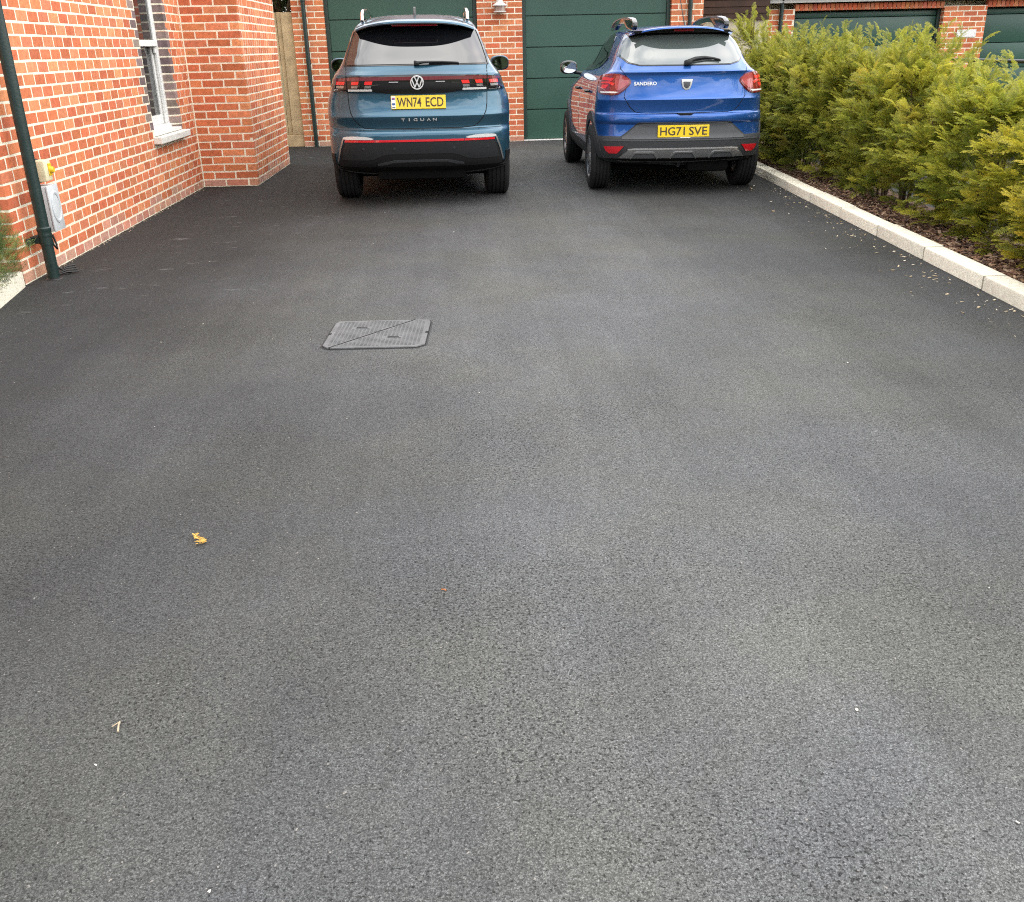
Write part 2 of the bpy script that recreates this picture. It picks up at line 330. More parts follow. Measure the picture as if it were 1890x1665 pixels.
# right-hand planting bed: soil sheet sloping down towards the lower forecourt
v = []; f = []; ys = np.linspace(-14, 20, 120); xs = np.array([0, .25, .55, .9, 1.3, 1.75, 2.1])
zz = np.array([.03, .035, .02, -.06, -.18, -.33, -.42])
for y in ys:
    for x, z_ in zip(xs, zz): v.append((kx(y) + .12 + x, y, z_ + rng.uniform(-.012, .012)))
k = len(xs)
for i in range(len(ys) - 1):
    for j in range(k - 1): f.append((i * k + j, i * k + j + 1, (i + 1) * k + j + 1, (i + 1) * k + j))
struct(link('planting_bed', mesh('planting_bed', v, f, True), 'mulch'))

def chips(name, n, place, size, cols, parent=None, aspect=(2, 5)):
    v = np.zeros((n * 8, 3)); fs = []; cl = []
    base = np.array([(x, y, z) for x in (-.5, .5) for y in (-.5, .5) for z in (-.5, .5)])
    base[::2] *= .9
    Q = np.array([(0, 1, 3, 2), (4, 6, 7, 5), (0, 4, 5, 1), (2, 3, 7, 6), (0, 2, 6, 4), (1, 5, 7, 3)])
    for i in range(n):
        s = rng.uniform(*size); a = rng.uniform(*aspect)
        d = base * np.array([s, s / a, s / a * .45]) * rng.uniform(.75, 1.2, (8, 3))
        t, u, w = rng.uniform(0, 2 * math.pi), rng.normal(0, .25), rng.normal(0, .25)
        Rm = np.array(Matrix.Rotation(t, 3, 'Z') @ Matrix.Rotation(u, 3, 'X') @ Matrix.Rotation(w, 3, 'Y'))
        v[i * 8:i * 8 + 8] = d @ Rm.T + np.array(place())
        fs.extend((Q + i * 8).tolist()); c = cols[rng.integers(len(cols))]; kk = rng.uniform(.75, 1.2); cl += [(*[q * kk for q in c], 1)] * 6
    me = mesh(name, v, fs); set_col(me, cl)
    return stuff(link(name, me, 'chip', parent))
m_, n_, l_, p_ = newmat('loose_chips'); at_ = n_.new('ShaderNodeAttribute'); at_.attribute_name = 'Col'; l_.new(at_.outputs['Color'], p_.inputs['Base Color']); p_.inputs['Roughness'].default_value = .85; p_.inputs['Specular IOR Level'].default_value = .25
M['chip'] = m_
def bedspot():
    y = rng.uniform(4.2, 12.5); x = abs(rng.normal(0, .3)); x = min(x, 1.0)
    return kx(y) + .165 + x, y, np.interp(x, xs, zz) + rng.uniform(.008, .03)
ch = chips('bark_mulch', 9000, bedspot, (.015, .055), [(.16, .09, .06), (.24, .13, .08), (.09, .05, .033), (.34, .21, .13), (.44, .31, .21), (.12, .075, .06)])
ch['label'] = 'brown bark mulch chips covering the bed behind the kerb'; ch['category'] = 'mulch'

# ------------------------------------------------------------------ kerbs
kerb = struct(empty('kerb', (0, 0, 0)))
def kerb_stone(parent, p, ang, ln, w=.15, h=.092, below=.10):
    bm = bmesh.new(); box_bm(bm, 0, w, 0, ln - .014, -below, h)
    top = [e for e in bm.edges if any(q.co.z > 0 for q in e.verts)]
    bmesh.ops.bevel(bm, geom=top, offset=.013, segments=2, affect='EDGES', profile=.5)
    return link('kerb_stone', from_bm('kerb_stone', bm, True, 40), 'kerb', parent, p, ang)
ang = -math.atan(.0477)
for i in range(-9, 11):
    y = 5.62 + .9 * i
    kerb_stone(kerb, (kx(y) + rng.uniform(-.005, .005), y, rng.uniform(-.004, .004)), ang + rng.normal(0, .003), .9)
M['joint'] = mat('dirty_joint', (.40, .36, .28), .95)
for i in range(-9, 10):
    y = 5.62 + .9 * i + .8855; link('joint', bpy.data.meshes.get('joint') or box('joint', .006, .145, .0005, .0140, -.05, .086, 'joint', kerb).data, None, kerb, (kx(y), y, 0), ang)
bpy.data.objects.remove(bpy.data.objects['joint'])
lk = struct(empty('kerb', (0, 0, 0)))
la = R(8.8); ld = np.array([-math.sin(la), math.cos(la)]); lp = np.array([math.cos(la), math.sin(la)])
for i in range(4):
    q = np.array([-2.967, 5.96]) + ld * (.64 - .915 * (i + 1)) - lp * .13
    kerb_stone(lk, (q[0], q[1], .003), la, .915, w=.13, h=.105)
struct(link('planting_bed', mesh('planting_bed', [(-3.08, 6.615, .07), (-2.45, 2.5, .07), (-9, 2.5, .07), (-9, 6.615, .07)], [(0, 1, 2, 3)]), 'mulch'))

# ------------------------------------------------------------------ brickwork
CRS, JT, PRO = .0845, .0165, .0016
RED = [(.56, .165, .075), (.53, .145, .066), (.60, .195, .092), (.51, .130, .060), (.56, .175, .090), (.62, .215, .105), (.50, .130, .062)]
PURP = [(.19, .130, .120), (.23, .155, .14), (.27, .185, .165), (.16, .11, .11)]
_cache = {}
def brick_tpl(ln, var):
    h = CRS - JT; d = .10; b = .0016; rr = np.random.default_rng(int(ln * 1000) * 7 + var)
    def ring(y, i): return [(-ln / 2 + i, y, -h / 2 + i), (ln / 2 - i, y, -h / 2 + i), (ln / 2 - i, y, h / 2 - i), (-ln / 2 + i, y, h / 2 - i)]
    v = np.array(ring(d, 0) + ring(b, 0) + ring(0, b)); v[4:, 0] += rr.normal(0, .0012, 8); v[4:, 2] += rr.normal(0, .0012, 8); v[8:, 1] += rr.uniform(-.0005, .0005, 4)
    f = [(8, 9, 10, 11)] + [(4 + i, 4 + (i + 1) % 4, 8 + (i + 1) % 4, 8 + i) for i in range(4)] + [(i, (i + 1) % 4, 4 + (i + 1) % 4, 4 + i) for i in range(4)]
    return v, f
def courses(P0, ang, Ln, n0, n1, pitch, offs, own0=None, own1=None, holes=(), purple=None, mixed=0, solid0=.012, solid1=.012):
    """list the bricks of one wall face: u runs from P0 in direction ang, outside is to the right of it"""
    out = []; U = np.array([math.cos(ang), math.sin(ang), 0])
    for c in range(n0, n1):
        z0, z1 = c * CRS + JT / 2, (c + 1) * CRS - JT / 2
        a = solid0 if own0 is None else (-PRO if c % 2 == own0 else .103 + JT)
        b = Ln - (solid1 if own1 is None else (-PRO if c % 2 == own1 else .103 + JT))
        u = -pitch + offs[c % len(offs)] * pitch
        while u < b:
            wd = pitch * (2 if mixed and rng.random() < mixed else 1); w = wd - JT
            s, e = max(u, a), min(u + w, b); u += wd
            if s - a < .03: s = a
            if b - e < .03: e = b
            segs = [(s, e)] if e - s > .022 else []
            for (h0, h1, hz0, hz1) in holes:
                if z1 > hz0 and z0 < hz1:
                    nx = []
                    for s_, e_ in segs:
                        if s_ < h0: nx.append((s_, min(e_, h0)))
                        if e_ > h1: nx.append((max(s_, h1), e_))
                    segs = [q for q in nx if q[1] - q[0] > .022]
            for s_, e_ in segs:
                mid = np.array(P0) + U * (s_ + e_) / 2; mid[2] += (z0 + z1) / 2 + rng.normal(0, .0008)
                col = PURP[rng.integers(4)] if purple and purple((s_ + e_) / 2, (z0 + z1) / 2, c) else RED[rng.integers(7)]
                k = rng.uniform(.84, 1.14)
                if c <= 0 or (c == 1 and rng.random() < .35): f_ = rng.uniform(.35, .8); col = tuple(q * (1 - f_) + w_ * f_ for q, w_ in zip(col, (.43, .27, .22)))
                out.append(dict(p=mid, ang=ang, ln=round(e_ - s_, 3), col=(col[0] * k * 1.16, col[1] * k * rng.uniform(1.16, 1.34), col[2] * k * 1.22, 1)))
    return out
def lay(bricks, limit=300):
    """the bricks that show largest become objects of their own, the rest one joined part per wall; each entry is (wall part, bricks)"""
    allb = []
    for par, bs in bricks:
        for b in bs:
            x, y, d = proj(b['p']); ar = 0
            if d > .2 and -10 < x < 1900 and -10 < y < 1675:
                U = np.array([math.cos(b['ang']), math.sin(b['ang']), 0]); Nn = np.array([U[1], -U[0], 0]); vw = np.array([0, 0, CAMH]) - b['p']
                ar = max(0, Nn.dot(vw) / np.linalg.norm(vw)) * b['ln'] * F * F / d / d * .07
            allb.append((ar, par, b))
    order = sorted(range(len(allb)), key=lambda i: -allb[i][0]); single = set(i for i in order[:limit] if allb[i][0] > 8)
    rest = {}
    for i, (ar, par, b) in enumerate(allb):
        a = b['ang']; off = np.array([math.sin(a), -math.cos(a), 0]) * PRO
        if i in single:
            key = (b['ln'], i % 3)
            if key not in _cache: v, f = brick_tpl(*key); _cache[key] = mesh('brick', v, f); _cache[key].materials.append(M['brick'])
            o = link('brick', _cache[key], None, par, tuple(b['p'] + off), a); o.color = b['col']
        else: rest.setdefault(par, []).append((b, off, i % 3))
    for par, bs in rest.items():
        V = []; Fc = []; Cc = []
        for b, off, k in bs:
            v, f = brick_tpl(b['ln'], k); c, s = math.cos(b['ang']), math.sin(b['ang']); n0 = len(V)
            for x, y, z in v: V.append((x * c - y * s + b['p'][0] + off[0], x * s + y * c + b['p'][1] + off[1], z + b['p'][2]))
            Fc += [tuple(n0 + i for i in q) for q in f]; Cc += [b['col']] * len(f)
        me = mesh('bricks', V, Fc); set_col(me, Cc); stuff(link('bricks', me, 'brickj', par))

# ------------------------------------------------------------------ the house on the left
XW, YC, YB, XB, YE = -3.08, 6.62, 11.63, -2.44, 13.92
NC = 62; HT = NC * CRS
house = tag(empty('brick_house', (-6, 10, 0)), 'red brick house with pale mortar and white sash window on the left', 'house')
def hchild(o): o.parent = house; o.matrix_parent_inverse = Matrix.Translation((6, -10, 0)); return o
WY0, WY1, WZ0, WZ1 = 10.06, 10.99, .715, 2.60           # window opening in the side wall
def core(name, rects):
    bm = bmesh.new()
    for r_ in rects: box_bm(bm, *r_)
    return hchild(link(name, from_bm(name, bm), 'mortar'))
wall_a = core('wall', [(-9, XW, YC, WY0, -.3, HT), (-9, XW, WY1, YB + .1, -.3, HT), (-9, XW, WY0, WY1, -.3, WZ0), (-9, XW, WY0, WY1, WZ1, HT), (-9, XW - .30, WY0, WY1, WZ0, WZ1)])
wall_b = core('wall', [(-8.5, XB, YB, YE, -.3, HT)])
side = courses((XW, YC, 0), math.pi / 2, YB - YC, 0, NC, .191, [0, .5], own0=0, holes=[(WY0 - YC, WY1 - YC, WZ0, WZ1), (10.0 - YC, 11.08 - YC, .625, .715)],
               purple=lambda u, z, c: WZ0 < z < WZ1 + .3 and (WY0 - YC - (.20 if c % 2 else .11) < u < WY0 - YC))
jamb = courses((XW - .13, WY1, 0), 0, .13, 8, 31, .24, [.5], own1=None, solid0=.0, solid1=-PRO, purple=lambda u, z, c: True)
front = courses((-9, YC, 0), 0, 9 + XW, 0, NC, .245, [0, .5], own1=1)
bay = courses((XW, YB, 0), 0, XB - XW, 0, NC, .245, [.12, .62], own1=1)
bside = courses((XB, YB, 0), math.pi / 2, YE - YB, 0, NC, .128, [0, .5], own0=0, mixed=.22)
bs_all = [(wall_a, side + jamb + front), (wall_b, bay + bside)]
lay(bs_all)
prism('roof', [(-9.6, HT - .05), (-2.6, HT - .05), (-2.6, HT + .1), (-6, HT + 2.4), (-9.6, HT + .1)], 'y', 6.2, 14.3, 'roof', None).parent = house
house.children[-1].matrix_parent_inverse = Matrix.Translation((6, -10, 0))

# sash window
win = hchild(empty('window'))
def wbox(name, x0, x1, y0, y1, z0, z1, m='white', par=None, bev=.004): return box(name, x0, x1, y0, y1, z0, z1, m, par or win, bev)
XF = XW - .10
fr = wbox('frame', XF - .10, XF, WY0 - .02, WY0 + .035, WZ0, WZ1); wbox('frame', XF - .10, XF, WY1 - .045, WY1 + .01, WZ0, WZ1); wbox('frame', XF - .10, XF + .02, WY0, WY1, WZ0, WZ0 + .055)
MZ = 1.555
wbox('lower_sash', XF - .085, XF - .045, WY0 + .037, WY0 + .085, WZ0 + .057, MZ - .02); wbox('lower_sash', XF - .085, XF - .045, WY1 - .095, WY1 - .047, WZ0 + .057, MZ - .02)
wbox('lower_sash', XF - .084, XF - .044, WY0 + .086, WY1 - .096, WZ0 + .057, WZ0 + .15)
wbox('upper_sash', XF - .04, XF - .002, WY0 + .037, WY0 + .085, MZ + .045, WZ1); wbox('upper_sash', XF - .04, XF - .002, WY1 - .095, WY1 - .047, MZ + .045, WZ1)
wbox('meeting_rail', XF - .043, XF + .012, WY0 + .037, WY1 - .047, MZ - .018, MZ + .043)
for y in (WY0 + .062, WY1 - .074): wbox('sash_horn', XF - .037, XF - .005, y - .022, y + .022, MZ - .085, MZ - .02, bev=.008)
wbox('parting_bead', XF - .032, XF - .004, WY1 - .062, WY1 - .047, WZ0 + .06, MZ - .02)
box('pane', XF - .068, XF - .062, WY0 + .08, WY1 - .09, WZ0 + .14, MZ - .02, 'glass', win); box('pane', XF - .024, XF - .018, WY0 + .08, WY1 - .09, MZ + .04, WZ1, 'glass', win)
wbox('sub_sill', XF - .09, XW + .018, WY0 - .01, WY1 + .0, WZ0 - .012, WZ0 + .018)
sill = wbox('window_sill', XW - .12, XW + .085, 10.0, 11.08, .628, .698, 'sill', None, .008)

# green cast downpipe beside the corner
def downpipe(name, x, y, z0, z1, r, back, label, brackets=(), collars=(), group=None, seg=18):
    t = tag(empty(name, (x, y, z0)), label, 'drainpipe', group)
    tube('pipe', [(0, 0, 0), (0, 0, z1 - z0)], r, 'greenpipe', t, seg)
    for z in collars:
        me = lathe_mesh('collar', [(r, z - .035), (r * 1.13, z - .03), (r * 1.18, z - .012), (r * 1.1, z), (r * 1.2, z + .012), (r * 1.2, z + .03), (r, z + .038)], 20); link('collar', me, 'greenpipe', t)
    for z, dx, dy in brackets:
        c = lathe_mesh('bracket', [(r, z - .03), (r * 1.12, z - .03), (r * 1.12, z + .03), (r, z + .03)], 20); b = link('bracket', c, 'greenpipe', t)
        a = math.atan2(back[1], back[0])
        bm = bmesh.new(); box_bm(bm, dx - .06, dx + .06, dy - .06, dy + .06, z - .028, z + .028)
        s = 1
        box('bracket_arm', min(0, back[0]) - abs(back[1]) * 0 - .012 * (back[0] == 0), max(0, back[0]) + .012 * (back[0] == 0), min(0, back[1]) - .012 * (back[1] == 0), max(0, back[1]) + .012 * (back[1] == 0), z - .024, z + .024, 'greenpipe', b, .003)
        if back[1] == 0:
            for sg in (-1, 1): box('lug', back[0], back[0] + .02, sg * .03 if sg > 0 else -.085, .085 if sg > 0 else -.03, z - .024, z + .024, 'greenpipe', b, .004)
        bm.free()
    return t
downpipe('drainpipe', -2.968, 6.83, .0, 4.9, .040, (-.105, 0), 'dark green downpipe at the near corner of the brick house', brackets=[(.27, 0, 0)], collars=[.325, 2.3])
gully = tag(link('gully_cover', lathe_mesh('gully_cover', [(0, .004), (.055, .004), (.060, 0)], 24), 'iron', None, (-2.955, 6.80, .001)), 'small dark drain collar at the foot of the house downpipe', 'drain')

# grey meter socket box, cream isolator above it, cables
t = tag(empty('meter_box', (XW, 7.075, .30)), 'grey wall box with round embossed lid beside the downpipe', 'meter box')
box('casing', .004, .115, -.092, .092, 0, .315, 'greybox', t, .010, 2)
box('lid', .116, .130, -.095, .095, -.003, .318, 'greybox', t, .006, 2)
rg = link('ring', lathe_mesh('ring', [(.066, 0), (.066, .006), (.074, .009), (.083, .006), (.083, 0)], 36, 'x'), 'greybox', t, (.130, 0, .165)); rg.scale = (1, .92, 1.35)
dk = link('disc', lathe_mesh('disc', [(0, .006), (.05, .005), (.066, .002), (.066, 0)], 36, 'x'), 'greybox', t, (.130, 0, .165)); dk.scale = (1, .92, 1.35)
t = tag(empty('isolator_switch', (XW, 7.07, .645)), 'cream switch box with yellow knob above the grey meter box', 'switch')
box('casing', .05, .13, -.06, .06, 0, .145, 'cream', t, .012, 2)
box('back_box', .003, .052, -.085, .05, -.015, .15, 'brownbox', t, .004)
link('knob', lathe_mesh('knob', [(0, .03), (.018, .03), (.022, .024), (.024, 0)], 16, 'x'), 'yellow', t, (.13, .022, .075))
box('knob_plate', .131, .136, -.004, .046, .035, .12, 'yellow', t, .002)
for i, (dy, lab) in enumerate([(-.05, 'black cable dropping from the grey meter box nearest the downpipe'), (.0, 'black cable looping below the grey meter box farther from the downpipe')]):
    p = [(XW + .07, 7.0 + dy, .31), (XW + .075, 7.0 + dy, .22), (XW + .07 + .02 * i, 7.0 + dy + .01, .12), (XW + .10, 6.98 + dy * .5, .05), (XW + .15, 6.95 + .03 * i, .016), (XW + .19, 6.95 + .04 * i, .012)]
    if i: p = [(XW + .07, 7.0, .31), (XW + .08, 7.015, .20), (XW + .09, 7.035, .17), (XW + .085, 7.05, .2), (XW + .07, 7.05, .27)]
    tag(tube('cable', p, .008, 'black', None, 8), lab, 'cable')
for i in range(4):
    p = [(XW + .13 + .008 * i, 6.90 + .006 * i, .012 + .013 * i), (XW + .17, 6.925 + .008 * i, .02 + .013 * i), (XW + .235 - .01 * i, 6.975 + .008 * i, .012 + .014 * i)]
    tag(tube('cable_end', p, .006, 'black', None, 6), ['lowest', 'second lowest', 'second highest', 'topmost'][i] + ' of the black cable ends splayed at the wall foot', 'cable', 'splayed cable ends')

# ------------------------------------------------------------------ timber fence between house and garage
fence = tag(empty('timber_fence', (-2.95, 16.47, 0)), 'pale closeboard timber fence between the house and the garage', 'fence')
x = -.36; i = 0
bw = [.155, .13, .135, .125, .075, .185]
x = .355
for i, w in enumerate([.19, .075, .07, .14, .14, .14, .14, .14, .14, .14, .14]):
    d = [.0, .028, .01, .03, .01][i % 5]
    box('board', x - w, x - .004, d, d + .02, .19, 2.03 + rng.uniform(-.006, .006), 'timber', fence, .003); x -= w
box('gravel_board', -1.0, .352, -.012, .024, 0.0, .186, 'timber', fence, .004)
box('rail', -1.0, .35, .052, .09, 1.6, 1.68, 'timber', fence); box('rail', -1.0, .35, .052, .09, .5, .58, 'timber', fence)

# ------------------------------------------------------------------ double garage straight ahead
YG = 16.42
gar = tag(empty('double_garage', (.7, YG, 0)), 'red brick garage with two dark green sectional doors behind the cars', 'garage')
def gpart(o): o.parent = gar; o.matrix_parent_inverse = Matrix.Translation((-.7, -YG, 0)); return o
GN = 29; piers = [(-2.60, -2.10), (.325, 1.045), (3.455, 3.97)]
lays = []
for a, b in piers:
    bm = bmesh.new(); box_bm(bm, a, b, YG, YG + .36, -.2, GN * CRS); pr = gpart(link('pier', from_bm('pier', bm), 'mortar'))
    lays.append((pr, courses((a, YG, 0), 0, b - a, 0, GN, .245, [0, .5], solid0=-PRO, solid1=-PRO)))
    if b > 3: lays[-1][1].extend(courses((b, YG, 0), math.pi / 2, .36, 0, GN, .245, [.3, .8], solid0=.11, solid1=0))
    lays[-1][1].extend(courses((a, YG + .36, 0), -math.pi / 2, .25, 0, GN, .245, [.3, .8], solid0=0, solid1=0))
lay(lays)
gpart(box('lintel', -2.60, 3.97, YG + .01, YG + .36, GN * CRS + .001, GN * CRS + .3, 'mortar'))
gpart(box('back_wall', -2.6, 3.97, YG + 5.6, YG + 5.8, -.2, 2.6, 'mortar')); gpart(box('side_wall', 3.75, 3.968, YG + .361, YG + 5.6, -.2, 2.6, 'mortar')); gpart(box('side_wall', -2.598, -2.4, YG + .361, YG + 5.6, -.2, 2.6, 'mortar'))
gpart(prism('roof', [(YG - .25, 2.7), (YG + 6, 2.7), (YG + 6, 2.8), (YG + 2.9, 4.6), (YG - .25, 2.8)], 'x', -2.9, 4.2, 'roof'))
seams = [.012, .487, .968, 1.44, 1.905, 2.385]
for a, b in ((-2.10, .325), (1.045, 3.455)):
    dr = gpart(empty('garage_door', (0, 0, 0)))
    yd = YG + .12
    for i in range(5):
        bm = bmesh.new(); z0, z1 = seams[i] + .004, seams[i + 1] - .006
        box_bm(bm, a + .062, b - .062, yd, yd + .04, z0, z1)
        es = [e for e in bm.edges if all(q.co.y < yd + .01 for q in e.verts)]
        bmesh.ops.bevel(bm, geom=es, offset=.007, segments=2, affect='EDGES')
        link('panel', from_bm('panel', bm, True, 40), 'green', dr)
    for x0, x1 in ((a + .002, a + .06), (b - .06, b - .002)): box('door_frame', x0, x1, yd - .03, yd + .06, 0.001, 2.44, 'greenframe', dr, .004)
    box('door_frame', a + .061, b - .061, yd - .03, yd + .06, 2.39, 2.44, 'greenframe', dr, .004)
    box('backing', a + .03, b - .03, yd + .062, yd + .08, 0, 2.44, 'pit', dr)
    box('threshold', a + .003, b - .003, YG + .03, yd + .03, -.02, .012, 'white', dr, .003)
downpipe('drainpipe', -2.40, YG - .055, .0, 2.45, .034, (0, .05), 'green downpipe on the brick pier left of the teal car', collars=[2.2], brackets=[(1.3, 0, 0)], seg=14)
downpipe('drainpipe', 3.745, YG - .055, .0, 2.45, .034, (0, .05), 'green downpipe on the brick pier behind the blue car roof', collars=[1.2], brackets=[(2.0, 0, 0)], seg=14)
# wall lamp on the centre pier
t = tag(empty('wall_lamp', (.688, YG - .10, 2.01)), 'white wall lamp on the centre garage pier', 'lamp')
tube('neck', [(0, 0, .085), (0, 0, .30)], .050, 'white', t, 20)
link('shade', lathe_mesh('shade', [(.0, .095), (.052, .095), (.075, .080), (.112, .058), (.116, .046), (.108, .040), (.0, .040)], 32), 'white', t)
link('lens', lathe_mesh('lens', [(.0, .039), (.088, .039), (.088, -.028), (.0, -.034)], 28), mat('lamp_glass', (.34, .24, .20), .12, spec=.6), t)
link('lens_rim', lathe_mesh('lens_rim', [(.084, -.030), (.100, -.032), (.102, -.046), (.085, -.055), (.0, -.056)], 28), 'offwhite', t)
box('arm', -.022, .022, .0, .096, .17, .23, 'white', t, .004); box('back_plate', -.05, .05, .088, .0985, .12, .30, 'white', t, .003)

# ------------------------------------------------------------------ lower garage block on the right, beyond the hedge
YR, ZR = 17.3, -.36
g2 = tag(empty('garage_block', (8, YR, ZR)), 'brick garage block with green doors and white fascia behind the hedge', 'garage')
def g2p(o): o.parent = g2; o.matrix_parent_inverse = Matrix.Translation((-8, -YR, -ZR)); return o
top = 2.02; LZ = 1.925; lays = []
n0, n1 = -4, int(LZ / CRS) + 1
for a, b in ((5.27, 5.765), (8.375, 9.125), (11.75, 12.3)):
    bm = bmesh.new(); box_bm(bm, a, b, YR, YR + .36, ZR - .1, n1 * CRS); pr = g2p(link('pier', from_bm('pier', bm), 'mortar'))
    lays.append((pr, courses((a, YR, 0), 0, b - a, n0, n1, .238, [0, .5], solid0=-PRO, solid1=-PRO) + courses((a, YR + .36, 0), -math.pi / 2, .25, n0, n1, .24, [.3, .8], solid0=0, solid1=0)))
lay(lays, 200)
for a, b in ((5.765, 8.375), (9.125, 11.75)):
    ln = g2p(box('lintel', a, b, YR + .008, YR + .30, LZ - .008, n1 * CRS, 'mortar'))
    u = a + .004
    while u < b - .05:
        o = box('brick', u, u + .066, YR - .002, YR + .1, LZ - .012, LZ + .093, M['brick'], None, .003); o.color = (*[q * rng.uniform(.8, 1.05) for q in RED[rng.integers(7)]], 1); o.parent = ln; o.matrix_parent_inverse = Matrix.Identity(4)
        u += .0765
for o in g2.children:
    for c in o.children: c.matrix_parent_inverse = Matrix.Identity(4)
for a, b in ((5.765, 8.375), (9.125, 11.75)):
    dr = g2p(empty('garage_door'))
    zs = [ZR + .01, .10, .53, .935, 1.345, 1.80, LZ - .03]
    for i in range(6): box('panel', a + .06, b - .06, YR + .16, YR + .20, zs[i] + .004, zs[i + 1] - .006, 'green', dr, .006, 2)
    for x0, x1 in ((a + .002, a + .058), (b - .058, b - .002)): box('door_frame', x0, x1, YR + .12, YR + .22, ZR, LZ - .02, 'greenframe', dr, .004)
    box('backing', a + .03, b - .03, YR + .222, YR + .24, ZR, LZ - .02, 'pit', dr)
g2p(box('fascia', 5.05, 12.4, YR - .10, YR - .07, 2.035, 2.115, 'offwhite', None, .003)); g2p(box('soffit', 5.05, 12.4, YR - .068, YR + .3, 2.036, 2.06, 'offwhite'))
gp = [(math.cos(a) * .055, math.sin(a) * .055) for a in np.linspace(math.pi, 2 * math.pi, 9)]
gt = prism('gutter', [(YR - .158 + x, 2.165 + z) for x, z in gp], 'x', 4.9, 12.4, 'greenpipe'); g2p(gt)
g2p(box('back_wall', 5.27, 12.3, YR + .36, YR + 5, ZR, 2.03, 'mortar')); g2p(prism('roof', [(YR - .2, 2.12), (YR + 5.3, 2.12), (YR + 2.6, 3.9)], 'x', 5.0, 12.5, 'roof'))
downpipe('drainpipe', 5.515, YR - .06, ZR, 2.16, .036, (0, .055), 'dark green downpipe on the brick garage pier above the hedge', collars=[1.85, 2.42], seg=14)
t = tag(empty('house_sign', (8.815, YR - .004, 1.505)), 'small white plaque on the brick pier between the far garage doors', 'sign')
box('board', -.17, .17, -.014, -.004, -.06, .06, 'white', t, .003); 

for dx in (-.15, .15): link('screw', lathe_mesh('screw', [(0, .003), (.006, .002), (.007, 0)], 10, 'x'), 'satin', t, (dx, -.0142, 0)).rotation_euler = (0, 0, R(-90))
# dark boarded lean-to between the two garages
t = tag(empty('boarded_shed', (4.62, 17.1, -.36)), 'dark brown boarded wall with pale render below, between the garages', 'shed')
box('wall', -.64, .64, .03, .3, 0, 2.14, 'render', t)
for i in range(9):
    z0 = 2.145 + i * .105
    prism('board', [(.03, z0), (-.014, z0), (-.004, z0 + .098), (.03, z0 + .098)], 'x', -.64 + rng.uniform(-.006, .006), .64, 'darktimber', t)
box('core', -.636, .636, .031, .3, 2.141, 3.08, 'darktimber', t)

# ------------------------------------------------------------------ inspection cover
cv = tag(empty('manhole_cover', (-.505, 5.07, 0), (0, 0, R(-2.5))), 'grey cast iron inspection cover set in the asphalt', 'manhole cover'); cv.scale = (.90, .93, 1)
def octo(w, d, c): return [(-w + c, -d), (w - c, -d), (w, -d + c), (w, d - c), (w - c * .3, d), (-w + c * .3, d), (-w, d - c), (-w, -d + c)]
prism('frame', octo(.310, .288, .052), 'z', -.05, .0035, 'pit', cv)
half1 = [(-.296, -.222), (-.300, .275), (.150, .275)]; 
pl = octo(.305, .283, .05)
A = [(-.255, -.283), (.255, -.283), (.305, -.233), (.305, .233), (.29, .283), (.205, .283)]
B = [(.195, .283), (-.29, .283), (-.305, .233), (-.305, -.233), (-.265, -.283)]
for q in (A, B): prism('lid', q, 'z', -.04, .010, 'cover', cv, .002, 1)
bm = bmesh.new()
for i in range(23):
    for j in range(22):
        x, y = -.264 + i * .024, -.252 + j * .024
        lx = -.26 + .46 * (y + .283) / .566
        if abs(x - lx) < .018 or abs(x) > .288 or (abs(x) + abs(y) > .50): continue
        if abs(x - .10) < .06 and abs(y + .09) < .028 or abs(x + .12) < .06 and abs(y - .12) < .028: continue
        box_bm(bm, x - .0075, x + .0075, y - .0045, y + .0045, .009, .0125)
prism('split_line', [(-.266, -.283), (-.256, -.283), (.205, .283), (.195, .283)], 'z', .0098, .0112, 'pit', cv)
stuff(link('raised_studs', from_bm('raised_studs', bm), 'cover', cv))
for x, y in ((.10, -.09), (-.12, .12)): box('lifting_slot', x - .034, x + .034, y - .012, y + .012, .0102, .0112, 'pit', cv); box('slot_rim', x - .004, x + .05, y - .022, y - .016, .0102, .014, 'cover', cv)
for x in (-.30, .30): box('keyway', x - .009, x + .009, -.02, .012, .0104, .0114, 'pit', cv)
# bitumen joint round the cover
prism('seal', octo(.318, .296, .055), 'z', -.05, .002, mat('bitumen_seal', (.018, .018, .019), .6), cv)

